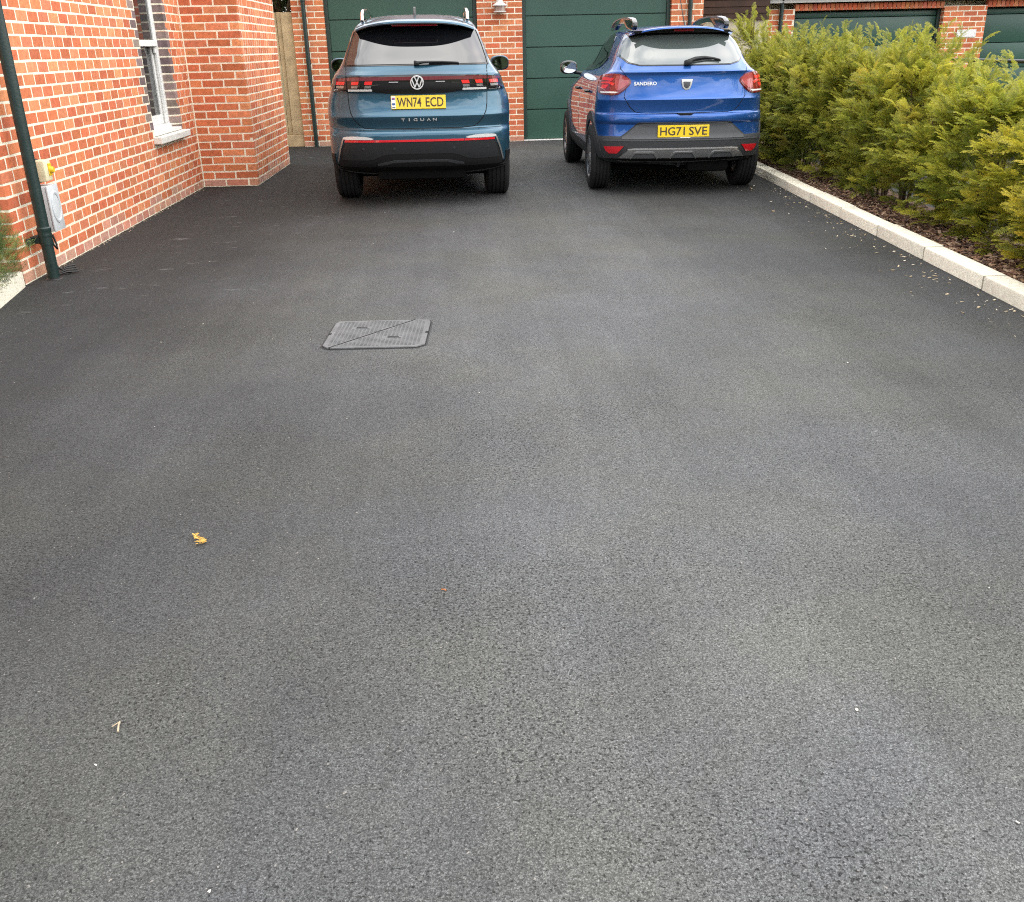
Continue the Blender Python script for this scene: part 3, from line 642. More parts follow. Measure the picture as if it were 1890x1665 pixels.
# ------------------------------------------------------------------ cars
def pchip(xk, yk):
    x = np.array(xk, float); y = np.array(yk, float); h = np.diff(x); d = np.diff(y) / h; m = np.zeros(len(x))
    for i in range(1, len(x) - 1):
        if d[i - 1] * d[i] > 0: w1, w2 = 2 * h[i] + h[i - 1], h[i] + 2 * h[i - 1]; m[i] = (w1 + w2) / (w1 / d[i - 1] + w2 / d[i])
    m[0], m[-1] = d[0], d[-1]
    def g(q):
        q = np.clip(q, x[0], x[-1]); i = np.clip(np.searchsorted(x, q) - 1, 0, len(x) - 2); t = (q - x[i]) / h[i]
        return (1 + 2 * t) * (1 - t) ** 2 * y[i] + t * (1 - t) ** 2 * h[i] * m[i] + t * t * (3 - 2 * t) * y[i + 1] + t * t * (t - 1) * h[i] * m[i + 1]
    return g
class Shape:
    def __init__(s, w, r, f, cd, n, zb, zt):
        s.w, s.r, s.f, s.cd, s.n = [pchip([a for a, _ in k], [b for _, b in k]) for k in (w, r, f, cd, n)]
        s.zb, s.zt = zb, zt; s.knots = sorted(set([a for k in (w, r) for a, _ in k]))
    def yr(s, x, z):
        w = s.w(z); q = min(abs(x) / max(w, 1e-4), .9985); n = s.n(z); return float(s.r(z) + s.cd(z) * (1 - (1 - q ** n) ** (1 / n)))
    def xs(s, y, z):
        w, r_, c, n, f = s.w(z), s.r(z), s.cd(z), s.n(z), s.f(z)
        if y < r_ + c: t = min(max((y - r_) / c, 0), 1); return float(w * (1 - (1 - t) ** n) ** (1 / n))
        cf = min(1.1, (f - r_ - c) * .6)
        if y > f - cf: t = min(max((f - y) / cf, 0), 1); return float(w * (1 - (1 - t) ** 2.6) ** (1 / 2.6))
        return float(w)
    def body(s, extra=60):
        zs = sorted(set(np.round(np.concatenate([np.linspace(s.zb, s.zt, extra), s.knots, s.zt - (s.zt - s.zb) * .12 * np.linspace(0, 1, 16) ** 2]), 4)))
        zs = [z for z in zs if s.zb <= z <= s.zt]; zz_ = [zs[0]]
        for z in zs[1:]:
            if z - zz_[-1] > .0012: zz_.append(z)
        V = []; nh = 0
        for z in zz_:
            w, r_, c, n, f = [float(q(z)) for q in (s.w, s.r, s.cd, s.n, s.f)]
            pts = []
            for a in np.linspace(0, math.pi / 2, 26): pts.append((w * math.sin(a) ** (2 / n), r_ + c * (1 - math.cos(a) ** (2 / n))))
            cf = min(1.1, max(.02, (f - r_ - c) * .6))
            for t in np.linspace(0, 1, 22)[1:-1]: pts.append((w, (r_ + c) * (1 - t) + (f - cf) * t))
            for a in np.linspace(math.pi / 2, 0, 18): pts.append((w * math.sin(a) ** (2 / 2.6), f - cf * (1 - math.cos(a) ** (2 / 2.6))))
            nh = len(pts)
            V.append([(x, y, z) for x, y in pts] + [(-x, y, z) for x, y in pts[-2:0:-1]])
        n = len(V[0]); v = [p for ring in V for p in ring]
        fs = [(i * n + j, i * n + (j + 1) % n, (i + 1) * n + (j + 1) % n, (i + 1) * n + j) for i in range(len(V) - 1) for j in range(n)]
        bm = bmesh.new(); vs = [bm.verts.new(p) for p in v]
        for q in fs: bm.faces.new([vs[i] for i in q])
        bm.faces.new(vs[:n][::-1]); bm.faces.new(vs[-n:])
        bmesh.ops.remove_doubles(bm, verts=bm.verts, dist=1e-5)
        bmesh.ops.triangulate(bm, faces=[q for q in bm.faces if len(q.verts) > 4])
        return bm
def patch(name, poly, fn, off, th, m, parent, res=.03, axis='y', sharp=40, lip=0):
    """polygon drawn on a car's skin: cut into a grid, laid on the skin fn -> (point, normal), given thickness inwards"""
    bm = bmesh.new(); vs = [bm.verts.new((a, 0, b)) for a, b in poly]; bm.faces.new(vs)
    xs_ = [p[0] for p in poly]; zs_ = [p[1] for p in poly]
    for ax, lo, hi in ((0, min(xs_), max(xs_)), (2, min(zs_), max(zs_))):
        k = int((hi - lo) / res) + 1
        for i in range(1, k):
            c = [0, 0, 0]; c[ax] = lo + (hi - lo) * i / k; nn = [0, 0, 0]; nn[ax] = 1
            bmesh.ops.bisect_plane(bm, geom=bm.verts[:] + bm.edges[:] + bm.faces[:], plane_co=c, plane_no=nn, dist=1e-6)
    data = {}
    for q in bm.verts: data[q] = fn(q.co.x, q.co.z)
    bnd = [e for e in bm.edges if e.is_boundary]
    ex = bmesh.ops.extrude_edge_only(bm, edges=bnd)
    newv = [g for g in ex['geom'] if isinstance(g, bmesh.types.BMVert)]
    for q in newv:
        if q not in data: p, nn = fn(q.co.x, q.co.z); q.co = p + nn * (off - th)
    for q, (p, nn) in data.items(): q.co = p + nn * off
    bm.normal_update(); bmesh.ops.recalc_face_normals(bm, faces=bm.faces)
    p, nn = next(iter(data.values()))
    cnt = 0
    for fc in bm.faces:
        if all(v_ in data for v_ in fc.verts): cnt += 1 if fc.normal.dot(data[fc.verts[0]][1]) > 0 else -1
    if cnt < 0: bmesh.ops.reverse_faces(bm, faces=bm.faces)
    return link(name, from_bm(name, bm, True, sharp, recalc=False), m, parent)
def rear_fn(S):
    def fn(x, z):
        w = float(S.w(z)); x = max(-w * .993, min(w * .993, x)); e = .004
        y = S.yr(x, z); yx = (S.yr(x + e, z) - S.yr(x - e, z)) / (2 * e); yz = (S.yr(x, z + e) - S.yr(x, z - e)) / (2 * e)
        yx = max(-4, min(4, yx)); yz = max(-4, min(4, yz))
        return Vector((x, y, z)), Vector((yx, -1, yz)).normalized()
    return fn
def side_fn(S, s):
    def fn(y, z):
        e = .006; x = S.xs(y, z); xy = (S.xs(y + e, z) - S.xs(y - e, z)) / (2 * e); xz = (S.xs(y, z + e) - S.xs(y, z - e)) / (2 * e)
        return Vector((s * x, y, z)), Vector((s, -xy, -xz)).normalized()
    return fn
def mirror_poly(h): return h + [(-x, z) for x, z in reversed(h) if abs(x) > 1e-6]
def ribbon(name, pts, wd, fn, off, th, m, parent, res=.03):
    L_ = []; R_ = []
    for i, p in enumerate(pts):
        a = Vector(pts[max(i - 1, 0)]); b = Vector(pts[min(i + 1, len(pts) - 1)]); t_ = (b - a).normalized(); nn = Vector((-t_.y, t_.x)) * wd / 2
        L_.append((p[0] + nn.x, p[1] + nn.y)); R_.append((p[0] - nn.x, p[1] - nn.y))
    return patch(name, L_ + R_[::-1], fn, off, th, m, parent, res)
def arc_pts(cy, cz, r_, a0, a1, n=28): return [(cy + r_ * math.cos(a), cz + r_ * math.sin(a)) for a in np.linspace(a0, a1, n)]
def smooth_poly(pts, it=2, closed=True):
    for _ in range(it):
        o = []; n = len(pts)
        for i in range(n if closed else n - 1):
            a, b = pts[i], pts[(i + 1) % n]; o += [(.75 * a[0] + .25 * b[0], .75 * a[1] + .25 * b[1]), (.25 * a[0] + .75 * b[0], .25 * a[1] + .75 * b[1])]
        if not closed: o = [pts[0]] + o + [pts[-1]]
        pts = o
    return pts
def make_body(S, name, paint_m, parent, axles, wr, wx, low):
    bm = S.body(); me = from_bm(name, bm, True, 28); o = link(name, me, None, parent); me.materials.append(M[paint_m]); me.materials.append(M['under'])
    cut = []
    for ya, za in axles:
        for sg in (-1, 1):
            b2 = bmesh.new(); bmesh.ops.create_cone(b2, cap_ends=True, segments=48, radius1=wr, radius2=wr, depth=.42)
            bmesh.ops.rotate(b2, verts=b2.verts, matrix=Matrix.Rotation(R(90), 3, 'Y')); bmesh.ops.translate(b2, verts=b2.verts, vec=(sg * (wx + .05), ya, za))
            c = link('cutter', from_bm('cutter', b2), 'under'); cut.append(c)
            md = o.modifiers.new('arch', 'BOOLEAN'); md.operation = 'DIFFERENCE'; md.object = c; md.solver = 'EXACT'; md.material_mode = 'TRANSFER'
    dg = bpy.context.evaluated_depsgraph_get(); new = bpy.data.meshes.new_from_object(o.evaluated_get(dg)); o.modifiers.clear(); o.data = new
    for c in cut: bpy.data.objects.remove(c)
    idx = [i for i, q in enumerate(new.materials) if q and q.name.startswith('underbody')]
    if idx:
        for pg in new.polygons:
            if pg.center.z < low: pg.material_index = idx[-1]
    new.set_sharp_from_angle(angle=R(32))
    return o
def wheel_meshes(Rt, wt, rimr, spokes):
    h = wt / 2; sh = Rt - .012
    tread = [(-h * .78, Rt - .006)]
    xs_ = np.linspace(-h * .72, h * .72, 6)
    prof = [(rimr, -h * .82), (rimr + .012, -h * .98), (rimr + .05, -h * 1.04), (Rt - .05, -h * 1.03), (Rt - .022, -h * .93), (Rt - .006, -h * .80)]
    gs = [-h * .52, -h * .18, h * .18, h * .52]
    for g in gs: prof += [(Rt, g - .0075), (Rt - .009, g - .0055), (Rt - .009, g + .0055), (Rt, g + .0075)]
    prof += [(Rt - .006, h * .80), (Rt - .022, h * .93), (Rt - .05, h * 1.03), (rimr + .05, h * 1.04), (rimr + .012, h * .98), (rimr, h * .82)]
    ty = lathe_mesh('tyre', prof, 56, 'x', 30)
    rm = lathe_mesh('rim', [(rimr + .012, h * .95), (rimr, h * .93), (rimr - .012, h * .8), (rimr - .02, -h * .7), (0, -h * .6)], 40, 'x')
    bm = bmesh.new()
    for i in range(spokes):
        a = 2 * math.pi * i / spokes
        sub = bmesh.new(); box_bm(sub, h * .55, h * .8, -.034, .034, .03, rimr - .004)
        for v_ in sub.verts:
            if v_.co.z > .1: v_.co.y *= .72; v_.co.x += h * .1
        bmesh.ops.rotate(sub, verts=sub.verts, matrix=Matrix.Rotation(a, 3, 'X')); tmp = bpy.data.meshes.new('t'); sub.to_mesh(tmp); sub.free(); bm.from_mesh(tmp); bpy.data.meshes.remove(tmp)
    sp = from_bm('spokes', bm)
    hub = lathe_mesh('hub_cap', [(0, h * .9), (.035, h * .88), (.05, h * .78), (.05, h * .5)], 20, 'x')
    disc = lathe_mesh('brake_disc', [(0, 0), (rimr * .7, 0), (rimr * .7, -.02), (0, -.02)], 24, 'x')
    for me, mm in ((ty, 'rubber'), (rm, 'rim'), (sp, 'rim'), (hub, 'silver'), (disc, 'satin')): me.materials.append(M[mm])
    return ty, rm, sp, hub, disc
def wheels(car, Rt, wt, rimr, xo, axles, spokes=10):
    ms = wheel_meshes(Rt, wt, rimr, spokes)
    for ya in axles:
        for sg in (-1, 1):
            w = empty('wheel', (sg * xo, ya, Rt)); w.parent = car
            if sg < 0: w.rotation_euler = (R(17), 0, math.pi)
            for me in ms: link(me.name.split('.')[0], me, None, w)
def plate(car, S, x, z, w, h, txt1, txt2, flag, tilt):
    y = S.yr(x, z) - .017
    t = empty('number_plate', (x, y, z), (tilt, 0, 0)); t.parent = car
    box('plate_back', -w / 2, w / 2, -.004, .006, -h / 2, h / 2, 'plate', t, .0025)
    x0 = -w / 2 + (.058 if flag else .024) ; 
    ww = (w / 2 - .022) - x0; gap = .018; cw = (ww - gap) / (len(txt1) + len(txt2))
    a = cw * len(txt1) - .012; b = cw * len(txt2) - .012
    for s_, c, l_ in ((txt1, x0 + a / 2, a), (txt2, w / 2 - .022 - b / 2, b)): link('registration_letters', text_mesh(s_, l_, h * .70, .012, .0012), 'platetext', t, (c, -.0042, 0))
    if flag:
        fx = -w / 2 + .024; box('flag_band', fx - .019, fx + .019, -.0052, -.0042, -h / 2 + .006, h / 2 - .006, 'platewhite', t)
        for z0, z1, mm in ((.024, .043, 'plateblue'), (.030, .036, 'red'), (-.024, -.006, 'plateblue'), (-.048, -.040, 'cladlight')): box('flag_mark', fx - .014, fx + .014, -.0062 - .0006 * (mm == 'red'), -.0053, z0, z1, mm, t)
    return t
def blob(name, sx, sy, sz, m, parent, loc, flat=None, p=2.6):
    """superellipsoid"""
    v = []; f = []; nu, nv = 24, 14
    sg = lambda a, e: math.copysign(abs(a) ** e, a); e = 2 / p
    for i in range(nv + 1):
        b = -math.pi / 2 + math.pi * i / nv
        for j in range(nu):
            a = 2 * math.pi * j / nu; v.append((sx * sg(math.cos(b), e) * sg(math.cos(a), e), sy * sg(math.cos(b), e) * sg(math.sin(a), e), sz * sg(math.sin(b), e)))
    for i in range(nv):
        for j in range(nu): f.append((i * nu + j, i * nu + (j + 1) % nu, (i + 1) * nu + (j + 1) % nu, (i + 1) * nu + j))
    bm = bmesh.new(); vs = [bm.verts.new(q) for q in v]
    for q in f: bm.faces.new([vs[k] for k in q])
    bmesh.ops.remove_doubles(bm, verts=bm.verts, dist=1e-6)
    if flat is not None:
        for q in bm.verts:
            if q.co.y < flat: q.co.y = flat
    return link(name, from_bm(name, bm, True, 50), m, parent, loc)

# ---- teal SUV
car = tag(empty('parked_car', (-.404, 9.48, 0), (0, R(.3), R(1.3))), 'teal blue SUV parked with its tail to the viewer, nearest the house', 'car', 'cars parked before the garage doors')
T = Shape(
    w=[(.27, .80), (.34, .865), (.42, .890), (.52, .897), (.75, .900), (.93, .903), (1.02, .890), (1.10, .858), (1.17, .830), (1.24, .800), (1.285, .762), (1.32, .735), (1.38, .703), (1.48, .665), (1.59, .622), (1.667, .582), (1.715, .535), (1.745, .475), (1.768, .395), (1.785, .28), (1.796, .15), (1.80, .03)],
    r=[(.27, .55), (.34, .30), (.39, .12), (.42, .075), (.47, .045), (.53, .022), (.60, .006), (.640, .000), (.690, .000), (.718, .006), (.732, .022), (.748, .040), (.76, .046), (.80, .036), (.858, .012), (.866, .010), (.872, .012), (.90, .030), (.95, .046), (1.02, .052), (1.07, .050), (1.09, .042), (1.10, .026), (1.16, .014), (1.22, .014), (1.238, .020), (1.25, .040), (1.30, .098), (1.315, .115), (1.33, .130), (1.45, .225), (1.56, .315), (1.64, .385), (1.667, .42), (1.70, .47), (1.745, .62), (1.768, .82), (1.785, 1.15), (1.796, 1.5), (1.80, 1.7)],
    f=[(.27, 4.2), (.5, 4.5), (.8, 4.52), (1.0, 4.4), (1.08, 4.1), (1.15, 3.65), (1.3, 3.35), (1.5, 2.95), (1.7, 2.5), (1.77, 2.3), (1.79, 2.1), (1.80, 1.85)],
    cd=[(.27, .45), (.6, .50), (.9, .52), (1.1, .50), (1.25, .42), (1.35, .32), (1.6, .30), (1.70, .30), (1.77, .5), (1.80, .12)],
    n=[(.27, 3), (.6, 3.0), (.9, 3.0), (1.1, 2.9), (1.25, 3.0), (1.35, 3.6), (1.65, 3.4), (1.72, 2.6), (1.80, 2.2)], zb=.27, zt=1.80)
TR = rear_fn(T)
axT = (.98, 3.66)
make_body(T, 'body', 'teal', car, [(a, .375) for a in axT], .425, .80, .425)
gate = mirror_poly([(0, .757), (.40, .757), (.525, .766), (.575, .800), (.618, .852), (.645, .905), (.656, .97), (.660, 1.09), (.664, 1.24), (.664, 1.308), (0, 1.308)])
patch('tailgate_gap', [(x * 1.014, .757 + (z - .757) * 1.01 - .007) for x, z in gate], TR, .0006, .004, 'pit', car, .02)
gt = patch('tailgate', gate, TR, .0036, .006, 'teal', car, .012, sharp=24)
# horizontal shut line of the bumper
ribbon('bumper_gap', [(x, .7455) for x in np.linspace(-.80, .80, 30)], .004, TR, .0015, .004, 'pit', car)
glass = mirror_poly([(0, 1.322), (.40, 1.322), (.655, 1.322), (.640, 1.38), (.612, 1.47), (.580, 1.56), (.555, 1.612), (.50, 1.645), (.38, 1.662), (0, 1.672)])
patch('window_surround', mirror_poly([(0, 1.312), (.675, 1.312), (.660, 1.38), (.632, 1.475), (.600, 1.565), (.57, 1.63), (.51, 1.665), (0, 1.69)]), TR, .004, .01, 'gloss', car, .03)
rw = patch('rear_window', glass, TR, .009, .008, 'carglass', car, .025)
# roof spoiler over the window
sp_b = [(x, (abs(x) / .565) ** 3.2 * .062) for x in np.linspace(-.565, .565, 31)]
v = []; f = []
for x, dz in sp_b:
    y0 = .200 + (abs(x) / .565) ** 3 * .17
    for y, z in ((y0, 1.676 - dz), (y0 - .010, 1.684 - dz), (y0 - .004, 1.698 - dz), (y0 + .02, 1.706 - dz), (y0 + .14, 1.722 - dz), (y0 + .42, 1.750 - dz), (y0 + .46, 1.69 - dz), (y0 + .20, 1.672 - dz)): v.append((x, y, z))
n = 8
for i in range(len(sp_b) - 1):
    for j in range(n): f.append((i * n + j, i * n + (j + 1) % n, (i + 1) * n + (j + 1) % n, (i + 1) * n + j))
f += [tuple(range(n)), tuple(range((len(sp_b) - 1) * n, len(sp_b) * n))[::-1]]
bm = bmesh.new(); vs = [bm.verts.new(q) for q in v]
for q in f: bm.faces.new([vs[i] for i in q])
spo = link('roof_spoiler', from_bm('roof_spoiler', bm, True, 40), 'teal', car); spo.data.materials.append(M['gloss'])
for pg in spo.data.polygons:
    if pg.normal.z < -.3: pg.material_index = 1
box('brake_light', -.215, .215, .235, .27, 1.655, 1.674, 'reddark', car, .003)
# pillar trims along the window sides
for s in (-1, 1): ribbon('pillar_trim', [(s * x, z) for x, z in [(.685, 1.312), (.668, 1.38), (.640, 1.475), (.608, 1.565), (.588, 1.62)]], .014, TR, .010, .012, 'gloss', car)
# light band with its lamps
band = mirror_poly([(0, 1.062), (.25, 1.066), (.36, 1.080), (.44, 1.096), (.60, 1.096), (.812, 1.094), (.826, 1.15), (.812, 1.205), (.60, 1.226), (0, 1.236)])
lb = patch('light_band', band, TR, .006, .008, 'gloss', car, .02)
patch('light_strip', mirror_poly([(.066, 1.190), (.40, 1.190), (.80, 1.186), (.800, 1.204), (.60, 1.217), (.066, 1.227)])[:0] or [(-.79, 1.188), (.79, 1.188), (.79, 1.205), (.60, 1.219), (-.60, 1.219), (-.79, 1.205)], TR, .0075, .004, 'bandred', lb, .03)
for s in (-1, 1):
    c = empty('tail_lamp'); c.parent = car
    for x0, x1 in ((.415, .492), (.545, .618), (.678, .768)):
        patch('red_segment', [(s * (x0 + .012), 1.152), (s * (x1 + .004), 1.152), (s * (x1 - .004), 1.182), (s * x0, 1.182)], TR, .0095, .005, 'redbright', c)
        patch('grey_segment', [(s * (x0 + .02), 1.124), (s * (x1 + .004), 1.124), (s * x1, 1.144), (s * (x0 + .014), 1.144)], TR, .009, .005, 'cladlight' if False else 'satin', c)
    for x0, x1 in ((.425, .655), (.676, .79)): patch('white_strip', [(s * x0, 1.1), (s * x1, 1.1), (s * x1, 1.1135), (s * (x0 + .006 * (x0 < .5)), 1.1135)], TR, .0095, .005, 'clear', c)
    ribbon('shut_line', [(s * .6655, 1.096), (s * .6655, 1.228)], .006, TR, .0105, .006, 'pit', c)
    box('band_glint', s * .22 - .045, s * .22 + .045, .0, .008, 1.168, 1.1755, 'satin', c, .002)
    c.children[-1].location = (0, T.yr(.22, 1.17) - .012, 0)
# roundel
y0 = T.yr(0, 1.165) - .009
em = empty('roundel_emblem', (0, y0, 1.166)); em.parent = car
link('disc', lathe_mesh('disc', [(0, -.008), (.064, -.008), (.068, -.004), (.068, .004)], 40, 'x'), 'gloss', em).rotation_euler = (0, 0, R(90))
link('ring', lathe_mesh('ring', [(.052, .006), (.053, .012), (.060, .0125), (.0625, .010), (.0625, .006)], 48, 'x'), 'bright', em).rotation_euler = (0, 0, R(-90))
def strokes(name, segs, wd, m, parent, y0=-.0125, y1=-.006):
    bm = bmesh.new()
    for (x0, z0), (x1, z1) in segs:
        d = Vector((x1 - x0, z1 - z0)); ln = d.length; d.normalize(); nn = Vector((-d.y, d.x)) * wd / 2; a, b = Vector((x0, z0)), Vector((x1, z1))
        q = [a + nn, a - nn, b - nn, b + nn]; A_ = [bm.verts.new((p.x, y0, p.y)) for p in q]; B_ = [bm.verts.new((p.x, y1, p.y)) for p in q]
        bm.faces.new(A_); bm.faces.new(B_[::-1])
        for i in range(4): bm.faces.new((A_[i], B_[i], B_[(i + 1) % 4], A_[(i + 1) % 4]))
        y0 += .0002
    return link(name, from_bm(name, bm), m, parent)
strokes('letter_v', [((-.021, .051), (0, .006)), ((.021, .051), (0, .006))], .0105, 'bright', em)
strokes('letter_w', [((-.047, .029), (-.021, -.042)), ((-.021, -.042), (0, .002)), ((0, .002), (.021, -.042)), ((.021, -.042), (.047, .029))], .0105, 'bright', em, -.0128)
for ch_, x in zip('TIGUAN', (-.150, -.091, -.032, .032, .094, .152)):
    link('model_lettering', text_mesh(ch_, .010 if ch_ == 'I' else .037, .026, .014, .003), 'bright', car, (x, T.yr(x, .835) - .008, .836)).rotation_euler = (R(22), 0, 0)
plate(car, T, .004, .992, .520, .122, 'WN74', 'ECD', True, R(-6))
# lower bumper
bp = patch('bumper_cladding', mirror_poly([(0, .40), (.50, .40), (.80, .405), (.806, .445), (.765, .56), (.728, .634), (0, .636)]), TR, .007, .012, 'black', car, .02)
patch('bumper_panel', mirror_poly([(0, .527), (.30, .525), (.38, .508), (.45, .478), (.52, .468), (.772, .470), (.745, .56), (.716, .628), (0, .630)]), TR, .0115, .006, 'suvpanel', bp, .02)
patch('valance', mirror_poly([(0, .448), (.26, .446), (.34, .425), (.42, .418), (.42, .432), (.33, .452), (.26, .466), (0, .468)]), TR, .012, .006, 'cladding', bp, .02)
for x in (-.55, -.25, .33, .66): link('parking_sensor', lathe_mesh('parking_sensor', [(0, -.003), (.012, -.003), (.014, 0), (.014, .004)], 16, 'x'), 'suvpanel', bp, (x, T.yr(x, .575) - .012, .575)).rotation_euler = (0, 0, R(90))
for x0, x1 in ((-.725, -.432), (-.426, .426), (.432, .725)):
    patch('reflector', [(x0, .637), (x1, .637), (x1 - .004 * (x1 > .7), .656), (x0 + .004 * (x0 < -.7), .656)], TR, .011, .008, 'red', car, .03)
for s in (-1, 1):
    blade = smooth_poly([(.420, .660), (.50, .686), (.62, .692), (.722, .688), (.742, .672), (.728, .660), (.60, .660)], 1)
    patch('bumper_trim', [(s * x, z) for x, z in blade], TR, .0135, .010, 'bright', car, .02)  # blade paler than the legs: white sky reflection is in its colour
    patch('bumper_trim', [(s * x, z) for x, z in [(.732, .660), (.744, .668), (.778, .58), (.814, .447), (.802, .446), (.765, .575)]], TR, .0130, .010, 'satin', car, .02)
# wiper
wy = T.yr(.0, 1.335)
prism('wiper_mount', [(-.022, 1.318), (.03, 1.318), (.03, 1.345), (-.012, 1.358), (-.022, 1.352)], 'y', wy - .05, wy - .005, 'black', car, .004)
tube('wiper_arm', [(0, wy - .04, 1.338), (.10, wy - .035, 1.343), (.25, T.yr(.25, 1.34) - .025, 1.343), (.40, T.yr(.4, 1.335) - .02, 1.335)], .010, 'black', car, 6, radii=[.014, .012, .008, .006])
tube('wiper_blade', [(.12, T.yr(.12, 1.33) - .016, 1.331), (.25, T.yr(.25, 1.335) - .016, 1.333), (.405, T.yr(.405, 1.33) - .016, 1.329)], .006, 'black', car, 6)
# rails, aerial, mirrors, side glass, arches
for s in (-1, 1):
    P = [(s * .515, .62, 1.715), (s * .515, .66, 1.775), (s * .512, .78, 1.808), (s * .51, 1.3, 1.83), (s * .51, 2.0, 1.825), (s * .52, 2.35, 1.79), (s * .53, 2.45, 1.74)]
    tube('roof_rail', P, .017, 'chrome', car, 10)
    mh = empty('door_mirror'); mh.parent = car; mh.location = (s * .965, 2.86, 1.285)
    blob('housing', .115, .075, .085, 'teal', mh, (0, .03, 0), -.045, 2.8)
    v_ = [(.095 * math.cos(a), -.048, .068 * math.copysign(abs(math.sin(a)) ** .8, math.sin(a))) for a in np.linspace(0, 2 * math.pi, 28)[:-1]]
    mm_ = mesh('mirror_glass', v_, [tuple(range(27))]); link('mirror_glass', mm_, 'mirrorglass', mh)
    link('rim', mesh('rim', [(x * 1.12, y + .001, z * 1.12) for x, y, z in v_], [tuple(range(27))]), 'black', mh)
    tube('arm', [(-s * .08, .03, -.05), (-s * .20, .0, -.075)], .022, 'black', mh, 8)
    sf = side_fn(T, s)
    patch('side_window', smooth_poly([(.78, 1.345), (1.0, 1.585), (1.5, 1.655), (2.3, 1.66), (2.7, 1.55), (3.05, 1.32), (2.0, 1.315)], 1), sf, .004, .006, 'carglass', car, .06)
    ribbon('window_trim', [(.74, 1.335), (1.5, 1.305), (3.1, 1.30)], .016, sf, .006, .008, 'chrome', car, .08)
    for ya in axT: ribbon('arch_cladding', arc_pts(ya, .375, .458, R(-14), R(194)), .075, sf, .008, .016, 'black', car, .05)
    patch('sill_cladding', [(1.42, .30), (3.2, .30), (3.2, .46), (1.42, .46)], sf, .008, .012, 'black', car, .1)
    patch('quarter_cladding', [(.30, .38), (.56, .38), (.56, .52), (.24, .52)], sf, .006, .010, 'black', car, .03)
    ribbon('door_gap', [(1.30, .5), (1.28, .9), (1.22, 1.28)], .006, sf, .001, .004, 'pit', car, .05); ribbon('door_gap', [(2.35, .46), (2.36, 1.3)], .006, sf, .001, .004, 'pit', car, .05)
prism('aerial', [(.60, 1.742), (.78, 1.765), (.70, 1.80), (.655, 1.835), (.64, 1.83)], 'x', -.012, .012, 'gloss', car, .004)
wheels(car, .372, .240, .245, .787, axT)
box('rear_axle', -.70, .70, .86, 1.0, .22, .30, 'under', car, .02); box('silencer', -.45, .45, .35, .75, .24, .36, 'under', car, .04, 2)

# ---- blue hatchback
car = tag(empty('parked_car', (2.267, 9.89, 0), (0, R(.3), R(-.5))), 'blue hatchback with roof bars and grey cladding, parked beside the hedge', 'car', 'cars parked before the garage doors')
S = Shape(
    w=[(.25, .76), (.32, .83), (.40, .855), (.55, .872), (.70, .874), (.85, .866), (1.0, .852), (1.10, .834), (1.16, .806), (1.19, .770), (1.215, .735), (1.25, .705), (1.30, .672), (1.37, .640), (1.475, .592), (1.545, .535), (1.58, .478), (1.602, .410), (1.622, .30), (1.636, .17), (1.643, .03)],
    r=[(.25, .50), (.32, .22), (.365, .06), (.40, .035), (.47, .012), (.56, .004), (.575, .012), (.585, .020), (.70, .030), (.715, .014), (.735, .004), (.77, .004), (.795, .010), (.802, .026), (.815, .034), (.86, .030), (.925, .016), (.934, .013), (.945, .018), (1.0, .032), (1.10, .046), (1.165, .050), (1.180, .044), (1.196, .038), (1.205, .052), (1.235, .095), (1.25, .115), (1.27, .140), (1.40, .262), (1.50, .362), (1.56, .42), (1.585, .50), (1.602, .62), (1.622, .95), (1.636, 1.4), (1.643, 1.75)],
    f=[(.25, 3.8), (.5, 4.05), (.8, 4.08), (.95, 3.98), (1.02, 3.6), (1.1, 3.15), (1.3, 2.85), (1.5, 2.5), (1.6, 2.25), (1.636, 2.0), (1.643, 1.85)],
    cd=[(.25, .42), (.6, .46), (.9, .46), (1.1, .46), (1.2, .42), (1.3, .36), (1.5, .34), (1.6, .5), (1.643, .1)],
    n=[(.25, 2.8), (.6, 2.8), (.9, 2.7), (1.1, 2.7), (1.25, 3.0), (1.5, 2.9), (1.6, 2.4), (1.643, 2.2)], zb=.25, zt=1.643)
SR = rear_fn(S); axS = (.70, 3.31)
make_body(S, 'body', 'blue', car, [(a, .335) for a in axS], .385, .785, .385)
gate = mirror_poly([(0, .807), (.44, .812), (.50, .824), (.548, .865), (.585, .92), (.612, .965), (.600, 1.02), (.575, 1.09), (.585, 1.15), (.640, 1.225), (.63, 1.252), (.50, 1.243), (0, 1.243)])
patch('tailgate_gap', [(x * 1.012, .807 + (z - .807) * 1.0 - .006 * (z < 1.2)) for x, z in gate], SR, .0006, .004, 'pit', car, .02)
patch('tailgate', gate, SR, .0035, .006, 'blue', car, .012, sharp=24)
prism('tailgate_handle', [(-.085, .809), (.085, .809), (.060, .787), (-.055, .787)], 'y', -.004, .03, 'black', car, .003)
